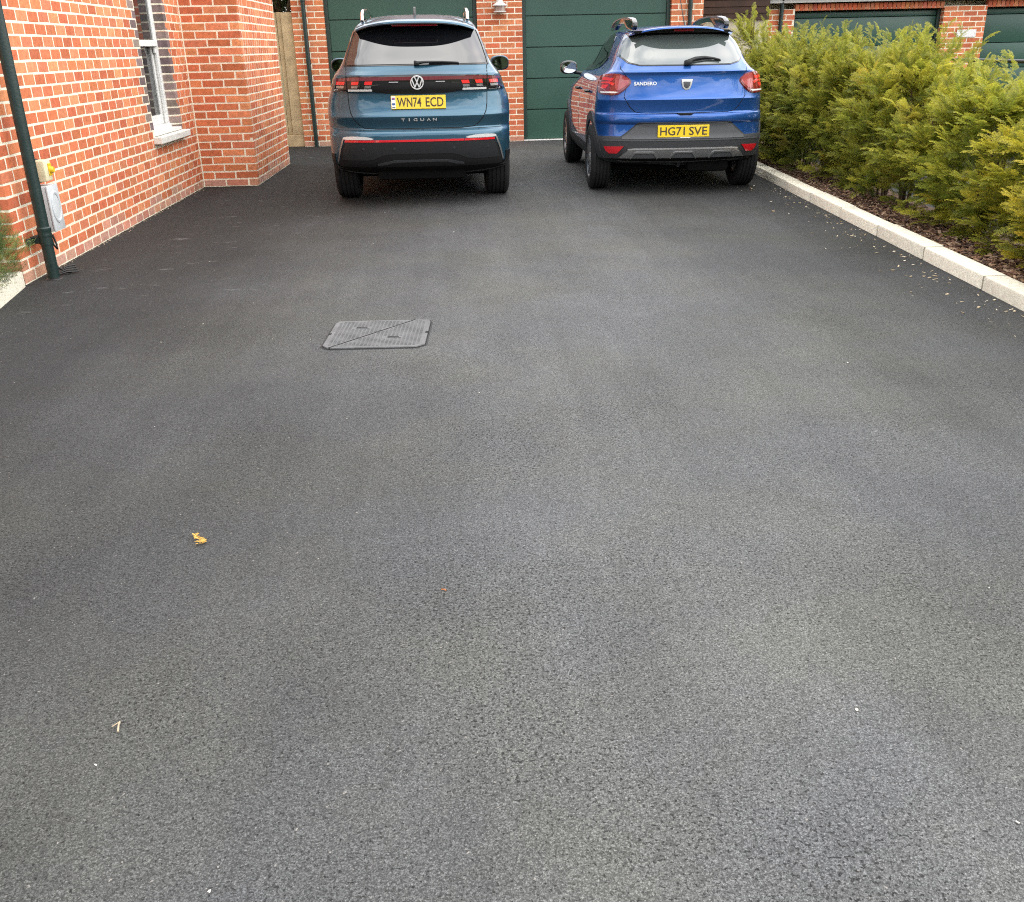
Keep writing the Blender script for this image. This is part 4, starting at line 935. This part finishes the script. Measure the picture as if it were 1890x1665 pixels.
# rear window: black border, glass, spoiler
patch('window_surround', mirror_poly([(0, 1.246), (.46, 1.250), (.57, 1.275), (.648, 1.345), (.640, 1.40), (.590, 1.50), (.52, 1.575), (0, 1.60)]), SR, .004, .008, 'gloss', car, .025)
rwb = patch('rear_window', mirror_poly([(0, 1.252), (.46, 1.256), (.555, 1.280), (.612, 1.33), (.620, 1.37), (.578, 1.455), (.520, 1.520), (.48, 1.526), (0, 1.532)]), SR, .008, .006, 'carglass2', car, .02)
for s in (-1, 1): patch('gutter_trim', [(s * .64, 1.30), (s * .672, 1.345), (s * .625, 1.475), (s * .56, 1.565), (s * .535, 1.575), (s * .60, 1.47), (s * .648, 1.36)], SR, .006, .008, 'blue', car, .02)
sp_b = np.linspace(-.525, .525, 31); v = []; f = []
for x in sp_b:
    q = abs(x) / .525; dz = q ** 2.6 * .062; y0 = .245 + q ** 3 * .20
    for y, z in ((y0 + .20, 1.580 - dz), (y0 + .02, 1.588 - dz), (y0 - .004, 1.593 - dz), (y0 + .002, 1.606 - dz), (y0 + .05, 1.615 - dz), (y0 + .30, 1.624 - dz), (y0 + .36, 1.58 - dz)): v.append((x, y, z))
n = 7
for i in range(30):
    for j in range(n): f.append((i * n + j, i * n + (j + 1) % n, (i + 1) * n + (j + 1) % n, (i + 1) * n + j))
f += [tuple(range(n)), tuple(range(30 * n, 31 * n))[::-1]]
bm = bmesh.new(); vs = [bm.verts.new(q) for q in v]
for q in f: bm.faces.new([vs[i] for i in q])
spo = link('roof_spoiler', from_bm('roof_spoiler', bm, True, 38), 'blue', car); spo.data.materials.append(M['gloss'])
for pg in spo.data.polygons:
    if pg.normal.z < -.3: pg.material_index = 1
box('brake_light', -.10, .10, .29, .34, 1.564, 1.583, 'reddark', car, .003)
prism('spoiler_panel', [(-.50, 1.552), (.50, 1.552), (.515, 1.545), (.515, 1.552), (.47, 1.574), (.3, 1.586), (0, 1.59), (-.3, 1.586), (-.47, 1.574), (-.515, 1.552), (-.515, 1.545)], 'y', .345, .40, 'gloss', car)
# tail lamps
for s in (-1, 1):
    c = empty('tail_lamp'); c.parent = car
    lens = smooth_poly([(.552, 1.10), (.565, 1.128), (.62, 1.165), (.70, 1.178), (.795, 1.165), (.828, 1.13), (.838, 1.05), (.832, .998), (.80, .986), (.69, .984), (.64, 1.01), (.575, 1.065)], 2)
    patch('housing', [(s * ((x - .70) * 1.06 + .70), (z - 1.08) * 1.07 + 1.08) for x, z in lens], SR, .008, .010, 'reddark', c, .012)
    patch('lens', [(s * x, z) for x, z in lens], SR, .016, .012, 'reddark', c, .012)
    patch('inner_lens', [(s * x, z) for x, z in smooth_poly([(.558, 1.10), (.58, 1.14), (.63, 1.163), (.692, 1.165), (.694, 1.03), (.66, 1.020), (.59, 1.07)], 1)], SR, .019, .006, 'pinklens', c, .012)
    for pts in ([(.70, 1.14), (.79, 1.145), (.80, 1.12), (.72, 1.112)], [(.695, 1.085), (.74, 1.108), (.80, 1.10), (.815, 1.085), (.75, 1.088), (.71, 1.068)], [(.75, 1.075), (.80, 1.075), (.815, 1.04), (.775, 1.04)]):
        patch('lamp_bar', [(s * x, z) for x, z in pts], SR, .0195, .006, 'redbright', c, .012)
    patch('clear_strip', [(s * x, z) for x, z in [(.665, 1.008), (.69, .996), (.815, .998), (.82, 1.012), (.70, 1.012)]], SR, .0195, .006, 'clear', c, .012)
    patch('fog_reflector', [(s * x, z) for x, z in [(.605, .492), (.79, .486), (.775, .452), (.74, .422), (.665, .424)]], SR, .016, .012, 'red', car, .02)
link('model_lettering', text_mesh('SANDERO', .226, .034, .022, .004), 'bright', car, (-.412, S.yr(-.412, 1.088) - .010, 1.088)).rotation_euler = (R(-10), 0, R(-4))
# shield badge
sh = [(-.056, 1.124), (.056, 1.124), (.052, 1.085), (.040, 1.045), (.022, 1.028), (0, 1.024), (-.022, 1.028), (-.040, 1.045), (-.052, 1.085)]
em = empty('shield_emblem', (0, S.yr(0, 1.075), 0)); em.parent = car
bm = bmesh.new()
def shp(k, dz=0): return [(x * k, (z - 1.078) * k + 1.078 + dz) for x, z in sh]
prism('shield', shp(1), 'y', -.020, -.004, 'bright', em, .003)
prism('shield_centre', [(-.036, 1.100), (.036, 1.100), (.030, 1.062), (.015, 1.043), (0, 1.040), (-.015, 1.043), (-.030, 1.062)], 'y', -.0225, -.019, 'cladlight', em, .001)
# number plate panel, cladding, skid plate
ck = patch('bumper_cladding', mirror_poly([(0, .372), (.55, .372), (.80, .368), (.862, .40), (.868, .585), (.70, .578), (.655, .576), (.60, .615), (.475, .718), (.44, .722), (0, .722)]), SR, .006, .012, 'cladding', car, .02)
patch('plate_panel', mirror_poly([(0, .560), (.63, .560), (.62, .582), (.565, .625), (.47, .704), (.44, .712), (0, .712)]), SR, .0095, .006, 'cladlight', ck, .03)
ribbon('cladding_edge', [(x, .548) for x in np.linspace(-.8, .8, 24)], .012, SR, .011, .006, 'cladlight', ck)
plate(car, S, -.012, .634, .528, .116, 'HG71', 'SVE', False, R(-4))
box('plate_tab', -.05, .06, S.yr(0, .57) - .014, S.yr(0, .57) - .006, .566, .574, 'clear', car, .002)
sk = patch('skid_plate', mirror_poly([(0, .468), (.50, .468), (.552, .462), (.61, .415), (.648, .378), (0, .378)]), SR, .014, .012, 'satin', car, .02)
for cx_ in (-.40, 0, .40):
    patch('skid_recess', [(cx_ - .125, .3785), (cx_ + .125, .3785), (cx_ + .085, .425), (cx_ - .085, .425)], SR, .0155, .003, 'cladlight', sk, .03)
    ribbon('skid_ridge', [(cx_ - .135, .380), (cx_ - .10, .425), (cx_ - .085, .434), (cx_ + .085, .434), (cx_ + .10, .425), (cx_ + .135, .380)], .014, SR, .024, .012, 'satin', sk, .03)
ribbon('skid_edge', [(-.565, .462), (-.50, .467), (.50, .467), (.565, .462)], .012, SR, .020, .010, 'silver', sk, .04)
# wiper
wy = S.yr(.02, 1.27)
prism('wiper_mount', [(-.02, 1.252), (.05, 1.258), (.06, 1.295), (.0, 1.302), (-.02, 1.29)], 'y', wy - .055, wy - .008, 'black', car, .006)
pw = [(.02, 1.285), (.10, 1.310), (.19, 1.320), (.28, 1.312), (.35, 1.298)]
tube('wiper_arm', [(x, S.yr(x, z) - .035, z) for x, z in pw], .01, 'black', car, 8, radii=[.020, .019, .015, .011, .007])
tube('wiper_blade', [(x, S.yr(x, z) - .016, z) for x, z in [(.06, 1.275), (.20, 1.292), (.36, 1.292)]], .008, 'black', car, 6)
tube('aerial', [(.13, .85, 1.605), (.125, .90, 1.66), (.10, 1.10, 1.95)], .005, 'black', car, 6, radii=[.010, .006, .004])
# roof bars
for s in (-1, 1):
    b = empty('roof_bar'); b.parent = car; xo = s * .47
    prof = [(.50, 1.585), (.45, 1.61), (.455, 1.655), (.54, 1.688), (.80, 1.708), (1.20, 1.715), (1.60, 1.702), (1.85, 1.672), (2.02, 1.62), (2.02, 1.595), (1.75, 1.605), (1.62, 1.64), (1.45, 1.655), (1.2, 1.66), (1.02, 1.655), (.92, 1.635), (.88, 1.60)]
    prism('bar', prof, 'x', xo - .025, xo + .025, 'gloss', b, .006)
    prism('bar_top', [(.60, 1.697), (.80, 1.712), (1.20, 1.719), (1.60, 1.706), (1.85, 1.676), (1.99, 1.634), (1.98, 1.628), (1.84, 1.666), (1.6, 1.692), (1.2, 1.706), (.8, 1.698), (.60, 1.686)], 'x', xo - .028, xo + .028, 'satin', b, .003)
    sf = side_fn(S, s)
    win_ = smooth_poly([(.98, 1.30), (.99, 1.40), (1.12, 1.515), (1.45, 1.555), (2.0, 1.555), (2.35, 1.45), (2.85, 1.19), (2.2, 1.185), (1.25, 1.205)], 1)
    patch('side_window', win_, sf, .005, .006, 'carglass', car, .05)
    ribbon('window_seal', win_ + win_[:2], .018, sf, .007, .008, 'gloss', car, .05)
    ribbon('window_post', [(1.93, 1.19), (1.90, 1.555)], .07, sf, .008, .004, 'gloss', car, .05)
    ribbon('door_gap', [(1.02, .48), (1.05, .75), (.93, 1.0), (.90, 1.28), (1.05, 1.50)], .006, sf, .001, .004, 'pit', car, .05); ribbon('door_gap', [(1.95, .40), (1.93, 1.18)], .006, sf, .001, .004, 'pit', car, .05)
    for y in (1.15, 2.10): tube('door_handle', [(y - .085, 0, 0)][:0] or [(s * (S.xs(y + d, .985) + o_), y + d, .985) for d, o_ in ((-.09, .0), (-.07, .03), (.05, .03), (.08, .0))], .014, 'blue' if False else 'gloss', car, 8)
    for ya in axS: ribbon('arch_cladding', arc_pts(ya, .335, .425, R(-10), R(190)), .088, sf, .012, .020, 'cladding', car, .04)
    patch('sill_cladding', [(1.10, .27), (2.9, .27), (2.9, .44), (1.10, .44)], sf, .010, .014, 'cladding', car, .1)
    patch('quarter_cladding', [(.10, .37), (.30, .37), (.30, .585), (.10, .585)], sf, .008, .012, 'cladding', car, .03)
    mh = empty('door_mirror'); mh.parent = car; mh.location = (s * .945, 2.42, 1.205)
    blob('housing', .105, .07, .078, 'gloss', mh, (0, .03, 0), -.042, 2.6)
    v_ = [(.088 * math.cos(a), -.046, .064 * math.copysign(abs(math.sin(a)) ** .85, math.sin(a))) for a in np.linspace(0, 2 * math.pi, 28)[:-1]]
    link('mirror_glass', mesh('mirror_glass', v_, [tuple(range(27))]), 'mirrorglass', mh)
    tube('arm', [(-s * .07, .03, -.055), (-s * .19, .01, -.075)], .020, 'black', mh, 8)
wheels(car, .336, .212, .212, .79, axS, 8)
box('rear_axle', -.66, .66, .62, .74, .19, .25, 'under', car, .02); box('silencer', .1, .55, .25, .5, .20, .33, 'under', car, .05, 2); box('fuel_tank', -.5, .5, .9, 1.6, .18, .30, 'under', car, .04, 2)

# ------------------------------------------------------------------ foliage
def frond(rr, L_=.22, droop=.5, nsh=9, needle=.029, wid=.0095, step=.0125):
    """one conifer spray in local coords: grows along +x, lies in the xy plane, curves down; returns triangles (n,3,3) and a 0..1 youth value"""
    tris = []; age = []
    def along(p0, dirv, ln, bend, base):
        n = max(3, int(ln / step)); p = np.array(p0, float); d = np.array(dirv, float); d /= np.linalg.norm(d); pts = [p.copy()]; ds = [d.copy()]
        for i in range(n):
            d = d + np.array([0, 0, -bend * step / ln]); d /= np.linalg.norm(d); p = p + d * step; pts.append(p.copy()); ds.append(d.copy())
        for i in range(1, n + 1):
            d = ds[i]; sd_ = np.cross(d, [0, 0, 1.]); nsd = np.linalg.norm(sd_); sd_ = sd_ / nsd if nsd > 1e-3 else np.array([0, 1., 0]); up = np.cross(sd_, d)
            tp = 1 - .45 * (i / n) ** 2
            for sg in (-1, 1):
                q = d * rr.uniform(.35, .75) + sg * sd_ * rr.uniform(.75, 1.05) + up * rr.uniform(-.05, .45); q /= np.linalg.norm(q)
                b = pts[i]; wv = d * wid / 2; tris.append([b - wv, b + wv, b + q * needle * tp * rr.uniform(.8, 1.15)]); age.append(min(1, base + .35 * i / n + rr.normal(0, .06)))
        return pts, ds
    pts, ds = along((0, 0, 0), (1, 0, .15), L_, droop, .25)
    for k in range(nsh):
        t_ = .12 + .8 * k / nsh; i = int(t_ * (len(pts) - 1)); d = ds[i]; sd_ = np.cross(d, [0, 0, 1.]); sd_ /= np.linalg.norm(sd_); sg = 1 if k % 2 else -1
        along(pts[i], d * .8 + sg * sd_ * rr.uniform(.6, .95) + np.array([0, 0, rr.uniform(-.05, .2)]), L_ * rr.uniform(.28, .46) * (1.1 - .5 * t_), droop * .6, .35 + .25 * t_)
    return np.array(tris), np.clip(np.array(age), 0, 1)
FRONDS = [frond(np.random.default_rng(i), L_=q, droop=d) for i, (q, d) in enumerate([(.20, .5), (.24, .8), (.17, .35), (.22, .65), (.26, .9), (.19, .2)])]
def orient(D, roll, rr):
    D = D / np.linalg.norm(D); a = np.cross([0, 0, 1.], D); na = np.linalg.norm(a); a = a / na if na > 1e-3 else np.array([0, 1., 0]); b = np.cross(D, a)
    c, s = math.cos(roll), math.sin(roll); a2, b2 = a * c + b * s, -a * s + b * c
    return np.stack([D, a2, b2], axis=1)
OLD = np.array([.060, .100, .024]); MIDC = np.array([.235, .270, .042]); YNG = np.array([.62, .57, .085]); GOLD = np.array([.56, .42, .065])
def bush_mesh(seed, nf, rx, ry, h, leaders, gold=.08, frs=FRONDS, zmin=.06, skirt=.75):
    rr = np.random.default_rng(seed); T_ = []; C_ = []
    def put(p, D, sc, young, warm):
        fr_, ag = frs[rr.integers(len(frs))]; Rm = orient(D, rr.normal(0, .5), rr) * sc
        T_.append(fr_ @ Rm.T + p)
        k = np.clip(ag * .75 + young * .55 - .18 + rr.normal(0, .07), 0, 1)[:, None]
        c = np.where(k < .5, OLD + (MIDC - OLD) * k * 2, MIDC + (YNG - MIDC) * (k - .5) * 2); c = c * (1 - warm) + GOLD * warm * (.5 + k * .7)
        C_.append(c * rr.uniform(.82, 1.2))
    nc = nf // 11
    for i in range(nc):                                       # boughs: each a tuft of sprays round a common shoot
        a = rr.uniform(0, 2 * math.pi); t_ = rr.uniform(0, 1) ** .9; z = zmin + (h - zmin) * t_
        prof = (skirt + (1 - skirt) * math.sin(min(1, t_ * 2) * math.pi / 2)) * (1 - max(0, (t_ - .62) / .38) ** 2.2 * .62)
        q = rr.uniform(.45, 1.08); c0 = np.array([rx * prof * q * math.cos(a), ry * prof * q * math.sin(a), z])
        D0 = np.array([math.cos(a) * .75, math.sin(a) * .75, .40 + .9 * t_]) + rr.normal(0, .25, 3); D0 /= np.linalg.norm(D0)
        yb = rr.normal(0, .30); warm = rr.uniform(.15, .7) if rr.random() < gold else 0; bs = rr.uniform(.50, .95)
        for k in range(11):
            s_ = k / 11; b = rr.uniform(0, 2 * math.pi); o_ = np.array([math.cos(b), math.sin(b), rr.uniform(-.5, .6)])
            put(c0 + D0 * (s_ - .5) * .30 * bs + o_ * .03, D0 * (.55 + s_) + o_ * (.85 - .4 * s_), bs * (1.05 - .35 * s_), q * .35 + t_ * .30 + s_ * .35 + yb, warm)
    for i in range(leaders):
        a = rr.uniform(0, 2 * math.pi); q = rr.uniform(0, .75); p = np.array([rx * q * math.cos(a) * .7, ry * q * math.sin(a) * .8, h * rr.uniform(.80, .95)])
        D = np.array([rr.normal(0, .22), rr.normal(0, .22), 1.]); n = rr.integers(8, 16)
        for k in range(n):
            s = k / n; b = rr.uniform(0, 2 * math.pi); put(p + D * s * (.30 + .22 * ((i * 37) % 10) / 10), D * (.35 + s) + np.array([math.cos(b), math.sin(b), 0]) * (.9 - .5 * s), .85 - .45 * s, .75, 0)
    V = np.concatenate(T_).reshape(-1, 3); n = len(V) // 3; me = bpy.data.meshes.new('foliage')
    me.vertices.add(n * 3); me.vertices.foreach_set('co', V.astype(np.float32).ravel()); me.loops.add(n * 3); me.loops.foreach_set('vertex_index', np.arange(n * 3, dtype=np.int32))
    me.polygons.add(n); me.polygons.foreach_set('loop_start', np.arange(0, n * 3, 3, dtype=np.int32)); me.update(calc_edges=True)
    c = np.ones((n, 4), np.float32); c[:, :3] = np.concatenate(C_); set_col(me, c); me.materials.append(M['leaf'])
    return me
def stems_mesh(seed, n, spread, h):
    rr = np.random.default_rng(seed); bm = bmesh.new()
    for i in range(n):
        a = rr.uniform(0, 2 * math.pi); q = rr.uniform(.2, 1) * spread; pts = [Vector((.03 * math.cos(a), .03 * math.sin(a), -.08))]
        for k in range(1, 5): t_ = k / 4; pts.append(Vector((q * t_ ** .8 * math.cos(a) + rr.normal(0, .012), q * t_ ** .8 * math.sin(a) + rr.normal(0, .012), h * t_ * rr.uniform(.92, 1.05))))
        o = tube('t', pts, .01, 'bark', None, 5, radii=[.014, .012, .009, .006, .003]); bm.from_mesh(o.data); bpy.data.objects.remove(o)
    me = from_bm('stems', bm, True); me.materials.append(M['bark']); return me
BV = [bush_mesh(11 + i, 1380, .49, .47, 1.20, 22, gold=.045, zmin=.09, skirt=.82) for i in range(4)]; SV = [stems_mesh(31 + i, 9, .32, 1.15) for i in range(4)]
spots = []; y = 5.05; i = 0
WORD = ['nearest', 'second', 'third', 'fourth', 'fifth', 'sixth', 'seventh', 'eighth', 'ninth', 'tenth', 'eleventh', 'twelfth', 'thirteenth', 'fourteenth']
while y < 13.5: spots.append(y); y += .69 + rng.uniform(-.06, .06)
for i, y in enumerate(spots):
    x = kx(y) + .15 + .60 - .26 * max(0, min(1, (y - 10) / 2.5)) + rng.uniform(-.05, .05); s = 1.0 + rng.uniform(-.06, .08)
    lab = ('feathery yew shrub at the near end of the hedge, cut by the photo edge' if i == 0 else
           'feathery yew shrub at the far end of the hedge, beside the blue car' if i == len(spots) - 1 else
           f'feathery yellow-green yew shrub, {WORD[i]} in the hedge row from the near end')
    t = tag(empty('yew_shrub', (x, y, .0), (0, 0, rng.uniform(0, 6.28))), lab, 'shrub', 'yew shrubs of the hedge'); t.scale = (s, s, s * [.70, .72, .73, .78, .88, .98, 1.04, .98, 1.04, .98, 1.03, .98, .98, .98][i])
    fo = stuff(link('foliage', BV[i % 4], None, t)); w = [1.2, 1.15, 1.1, 1.05, 1.0, 1.0, .95, .95, .92, .9, .9, .9, .9, .9][i]; fo.color = (w * [1.15, 1.12, 1.06, 1.0][min(i, 3)], w, .9, 1)
    link('stems', SV[i % 4], None, t)
# taller whip at the far end of the hedge
t = tag(empty('conifer_shoot', (kx(13.7) + .40, 13.7, 0)), 'tall thin conifer shoot rising at the far end of the hedge', 'shrub')
stuff(link('foliage', bush_mesh(77, 520, .36, .34, 1.55, 9, frs=FRONDS), None, t)); link('stem', stems_mesh(78, 2, .04, 1.8), None, t)
# rosemary-like plant by the near corner of the house
t = tag(empty('rosemary_plant', (-3.24, 6.15, .07)), 'grey-green rosemary plant at the left edge behind the low kerb', 'plant')
ROS = [frond(np.random.default_rng(90 + i), L_=.16, droop=.05, nsh=5, needle=.020, wid=.0055) for i in range(3)]
rf = stuff(link('foliage', bush_mesh(55, 1500, .31, .42, .40, 14, gold=0, frs=ROS, zmin=.0, skirt=.8), None, t)); rf.color = (.48, .62, 1.3, 1)
link('stems', stems_mesh(56, 8, .2, .3), None, t)

def leafy_tree(name, label, loc, r_, h0, h1, n, cols, leaf=.06, seed=3, trunk=.12):
    rr = np.random.default_rng(seed); t = tag(empty(name, loc), label, 'tree')
    V = []; C_ = []; cl_ = [(rr.normal(0, r_ * .45), rr.normal(0, r_ * .45), rr.uniform(h0 + .2 * (h1 - h0), h1 - .15 * (h1 - h0)), rr.uniform(.35, .6) * r_) for _ in range(14)]
    for i in range(n):
        cx_, cy_, cz_, cr_ = cl_[rr.integers(14)]; d = rr.normal(0, 1, 3); d /= np.linalg.norm(d); p = np.array([cx_, cy_, cz_]) + d * cr_ * rr.uniform(.6, 1.05)
        a = rr.normal(0, 1, 3); a /= np.linalg.norm(a); b = np.cross(a, d + rr.normal(0, .4, 3)); b /= np.linalg.norm(b); s = leaf * rr.uniform(.6, 1.3)
        V += [p - a * s, p + b * s * .45, p + a * s, p - b * s * .45]; C_.append((*(np.array(cols[rr.integers(len(cols))]) * rr.uniform(.8, 1.25)), 1))
    me = mesh('crown', V, [(4 * i, 4 * i + 1, 4 * i + 2, 4 * i + 3) for i in range(n)]); set_col(me, C_); stuff(link('crown', me, 'leaf', t))
    tr = [(0, 0, -.1), (.05, 0, h0 * .6), (-.03, .04, h0 + .3 * (h1 - h0)), (0, 0, h1 * .85)]
    tube('trunk', tr, trunk, 'bark', t, 9, radii=[trunk, trunk * .8, trunk * .55, trunk * .15])
    for k in range(6):
        a = k * 1.05; tube('limb', [(0, 0, h0 * .8 + .1 * k), (r_ * .3 * math.cos(a), r_ * .3 * math.sin(a), h0 + .35 * (h1 - h0)), (r_ * .7 * math.cos(a), r_ * .7 * math.sin(a), h0 + .55 * (h1 - h0))], .03, 'bark', t, 6, radii=[trunk * .4, trunk * .28, trunk * .08])
    return t
leafy_tree('evergreen_tree', 'dark evergreen showing above the pale timber fence', (-3.1, 18.3, 0), 1.5, 1.1, 4.2, 9000, [(.035, .06, .018), (.06, .085, .03), (.085, .10, .045)], .055)

# estate railing behind the hedge
rail = tag(empty('estate_railing', (0, 0, 0)), 'black metal estate railing running behind the yew hedge', 'railing')
def rx_(y): return 4.72 + .0477 * (y - 8)
for z in (1.255, .93, .62, .32):
    tube('rail', [(rx_(2), 2, z), (rx_(14.6), 14.6, z)], .016 if z > 1 else .011, 'iron', rail, 8)
for y in np.arange(2.2, 14.6, 1.75):
    box('post', rx_(y) - .022, rx_(y) + .022, y - .008, y + .008, -.42, 1.27, 'iron', rail, .003)
    link('finial', lathe_mesh('finial', [(0, .06), (.012, .055), (.022, .035), (.022, .022), (.012, .008), (.016, 0)], 12), 'iron', rail, (rx_(y), y, 1.268))

# foliage mass added out of view behind the viewer, as a horizon for reflections
def unseen_foliage():
    rr = np.random.default_rng(5); V = []; C_ = []; n = 16000
    for i in range(n):
        x = rr.uniform(-45, 45); hh = 5.0 + 2.2 * math.sin(x * .31) + 1.4 * math.sin(x * .83 + 1); p = np.array([x, -34 + rr.normal(0, 1.6), hh * rr.uniform(0, 1) ** .8])
        a = rr.normal(0, 1, 3); a /= np.linalg.norm(a); b = np.cross(a, rr.normal(0, 1, 3)); b /= np.linalg.norm(b); s = rr.uniform(.3, .7)
        V += [p - a * s, p + b * s * .6, p + a * s, p - b * s * .6]; C_.append((*(np.array([.05, .07, .025]) * rr.uniform(.6, 1.3)), 1))
    me = mesh('reflection_foliage', V, [(4 * i, 4 * i + 1, 4 * i + 2, 4 * i + 3) for i in range(n)]); set_col(me, C_)
    o = stuff(link('reflection_foliage', me, 'leaf')); o['label'] = 'unseen dark foliage added far behind the viewer for reflections'; o['category'] = 'reflection_foliage'
unseen_foliage()

# ------------------------------------------------------------------ litter on the asphalt
def kspot():
    y = rng.uniform(3.2, 10.5); return kx(y) - .03 - abs(rng.normal(0, .17)), y, .003
lt = chips('leaf_litter', 260, kspot, (.006, .026), [(.62, .52, .36), (.50, .40, .26), (.72, .64, .50), (.42, .30, .17)], aspect=(1.5, 6)); lt['label'] = 'pale dry leaf litter scattered along the right kerb'; lt['category'] = 'litter'
def aspot(): return rng.uniform(-2.8, 3), rng.uniform(1.2, 9.5), .003
lt = chips('grit', 40, aspot, (.004, .010), [(.55, .52, .48), (.40, .37, .33), (.62, .55, .42)], aspect=(1, 2.5)); lt['label'] = 'tiny pale bits of grit scattered over the asphalt'; lt['category'] = 'grit'
def wspot():
    y = rng.uniform(6.9, 11.6); return XW + .006 + abs(rng.normal(0, .022)), y, .003
lt = chips('wall_foot_grit', 420, wspot, (.004, .014), [(.20, .17, .13), (.32, .26, .19), (.12, .10, .08), (.45, .36, .26)], aspect=(1, 3)); lt['label'] = 'fine dirt and grit gathered along the foot of the house wall'; lt['category'] = 'grit'
# yellow sprig
rr = np.random.default_rng(4); V = []; Fc = []
def needle(p, a, ln, w=.0013):
    d = np.array([math.cos(a), math.sin(a)]); q = np.array([-d[1], d[0]]) * w; n = len(V); z = .004 + rr.uniform(0, .004)
    for s_, t_ in ((-1, 0), (1, 0), (1, .7), (0, 1), (-1, .7)): V.append((*(p + d * ln * t_ + q * s_), z + .006 * t_))
    Fc.append((n, n + 1, n + 2, n + 3, n + 4))
for k in range(12): p = np.array([-.022 + .004 * k, .026 - .005 * k]); needle(p, rr.uniform(0, 6.28), rr.uniform(.010, .017)); needle(p, rr.uniform(-.6, .9), .014)
for k in range(16): needle(np.array([.016, -.024]) + rr.normal(0, .005, 2), R(200) + k * R(11), rr.uniform(.012, .022))
bm = bmesh.new(); vs = [bm.verts.new(p) for p in V]
for q in Fc: bm.faces.new([vs[i] for i in q])
ex = bmesh.ops.extrude_face_region(bm, geom=bm.faces[:]); bmesh.ops.translate(bm, verts=[g for g in ex['geom'] if isinstance(g, bmesh.types.BMVert)], vec=(0, 0, .0018))
o = tag(link('dry_sprig', from_bm('dry_sprig', bm), 'sprig', None, (-.91, 2.735, 0)), 'yellow dry conifer sprig lying on the asphalt', 'sprig')
t = tag(empty('broken_twig', (-.868, 1.812, .004)), 'small forked dry twig on the asphalt at lower left', 'twig')
tube('stick', [(.002, .014, .004), (.004, 0, .005), (.009, -.020, .003)], .0022, 'strawtwig', t, 6); tube('stick', [(.0, .013, .003), (-.012, .0, .002)], .0016, 'strawtwig', t, 5)
tag(tube('fallen_needle', [(1.985, 2.26, .004), (2.0, 2.252, .007), (2.014, 2.243, .004)], .0020, mat('fresh_needle', (.25, .34, .05), .5), None, 5), 'single green needle on the asphalt at the right', 'needle')
tag(tube('leaf_scrap', [(-.112, 2.36, .003), (-.104, 2.357, .005), (-.098, 2.353, .003)], .0020, mat('orange_scrap', (.45, .16, .05), .7), None, 5), 'tiny orange leaf scrap on the asphalt near the centre', 'leaf')
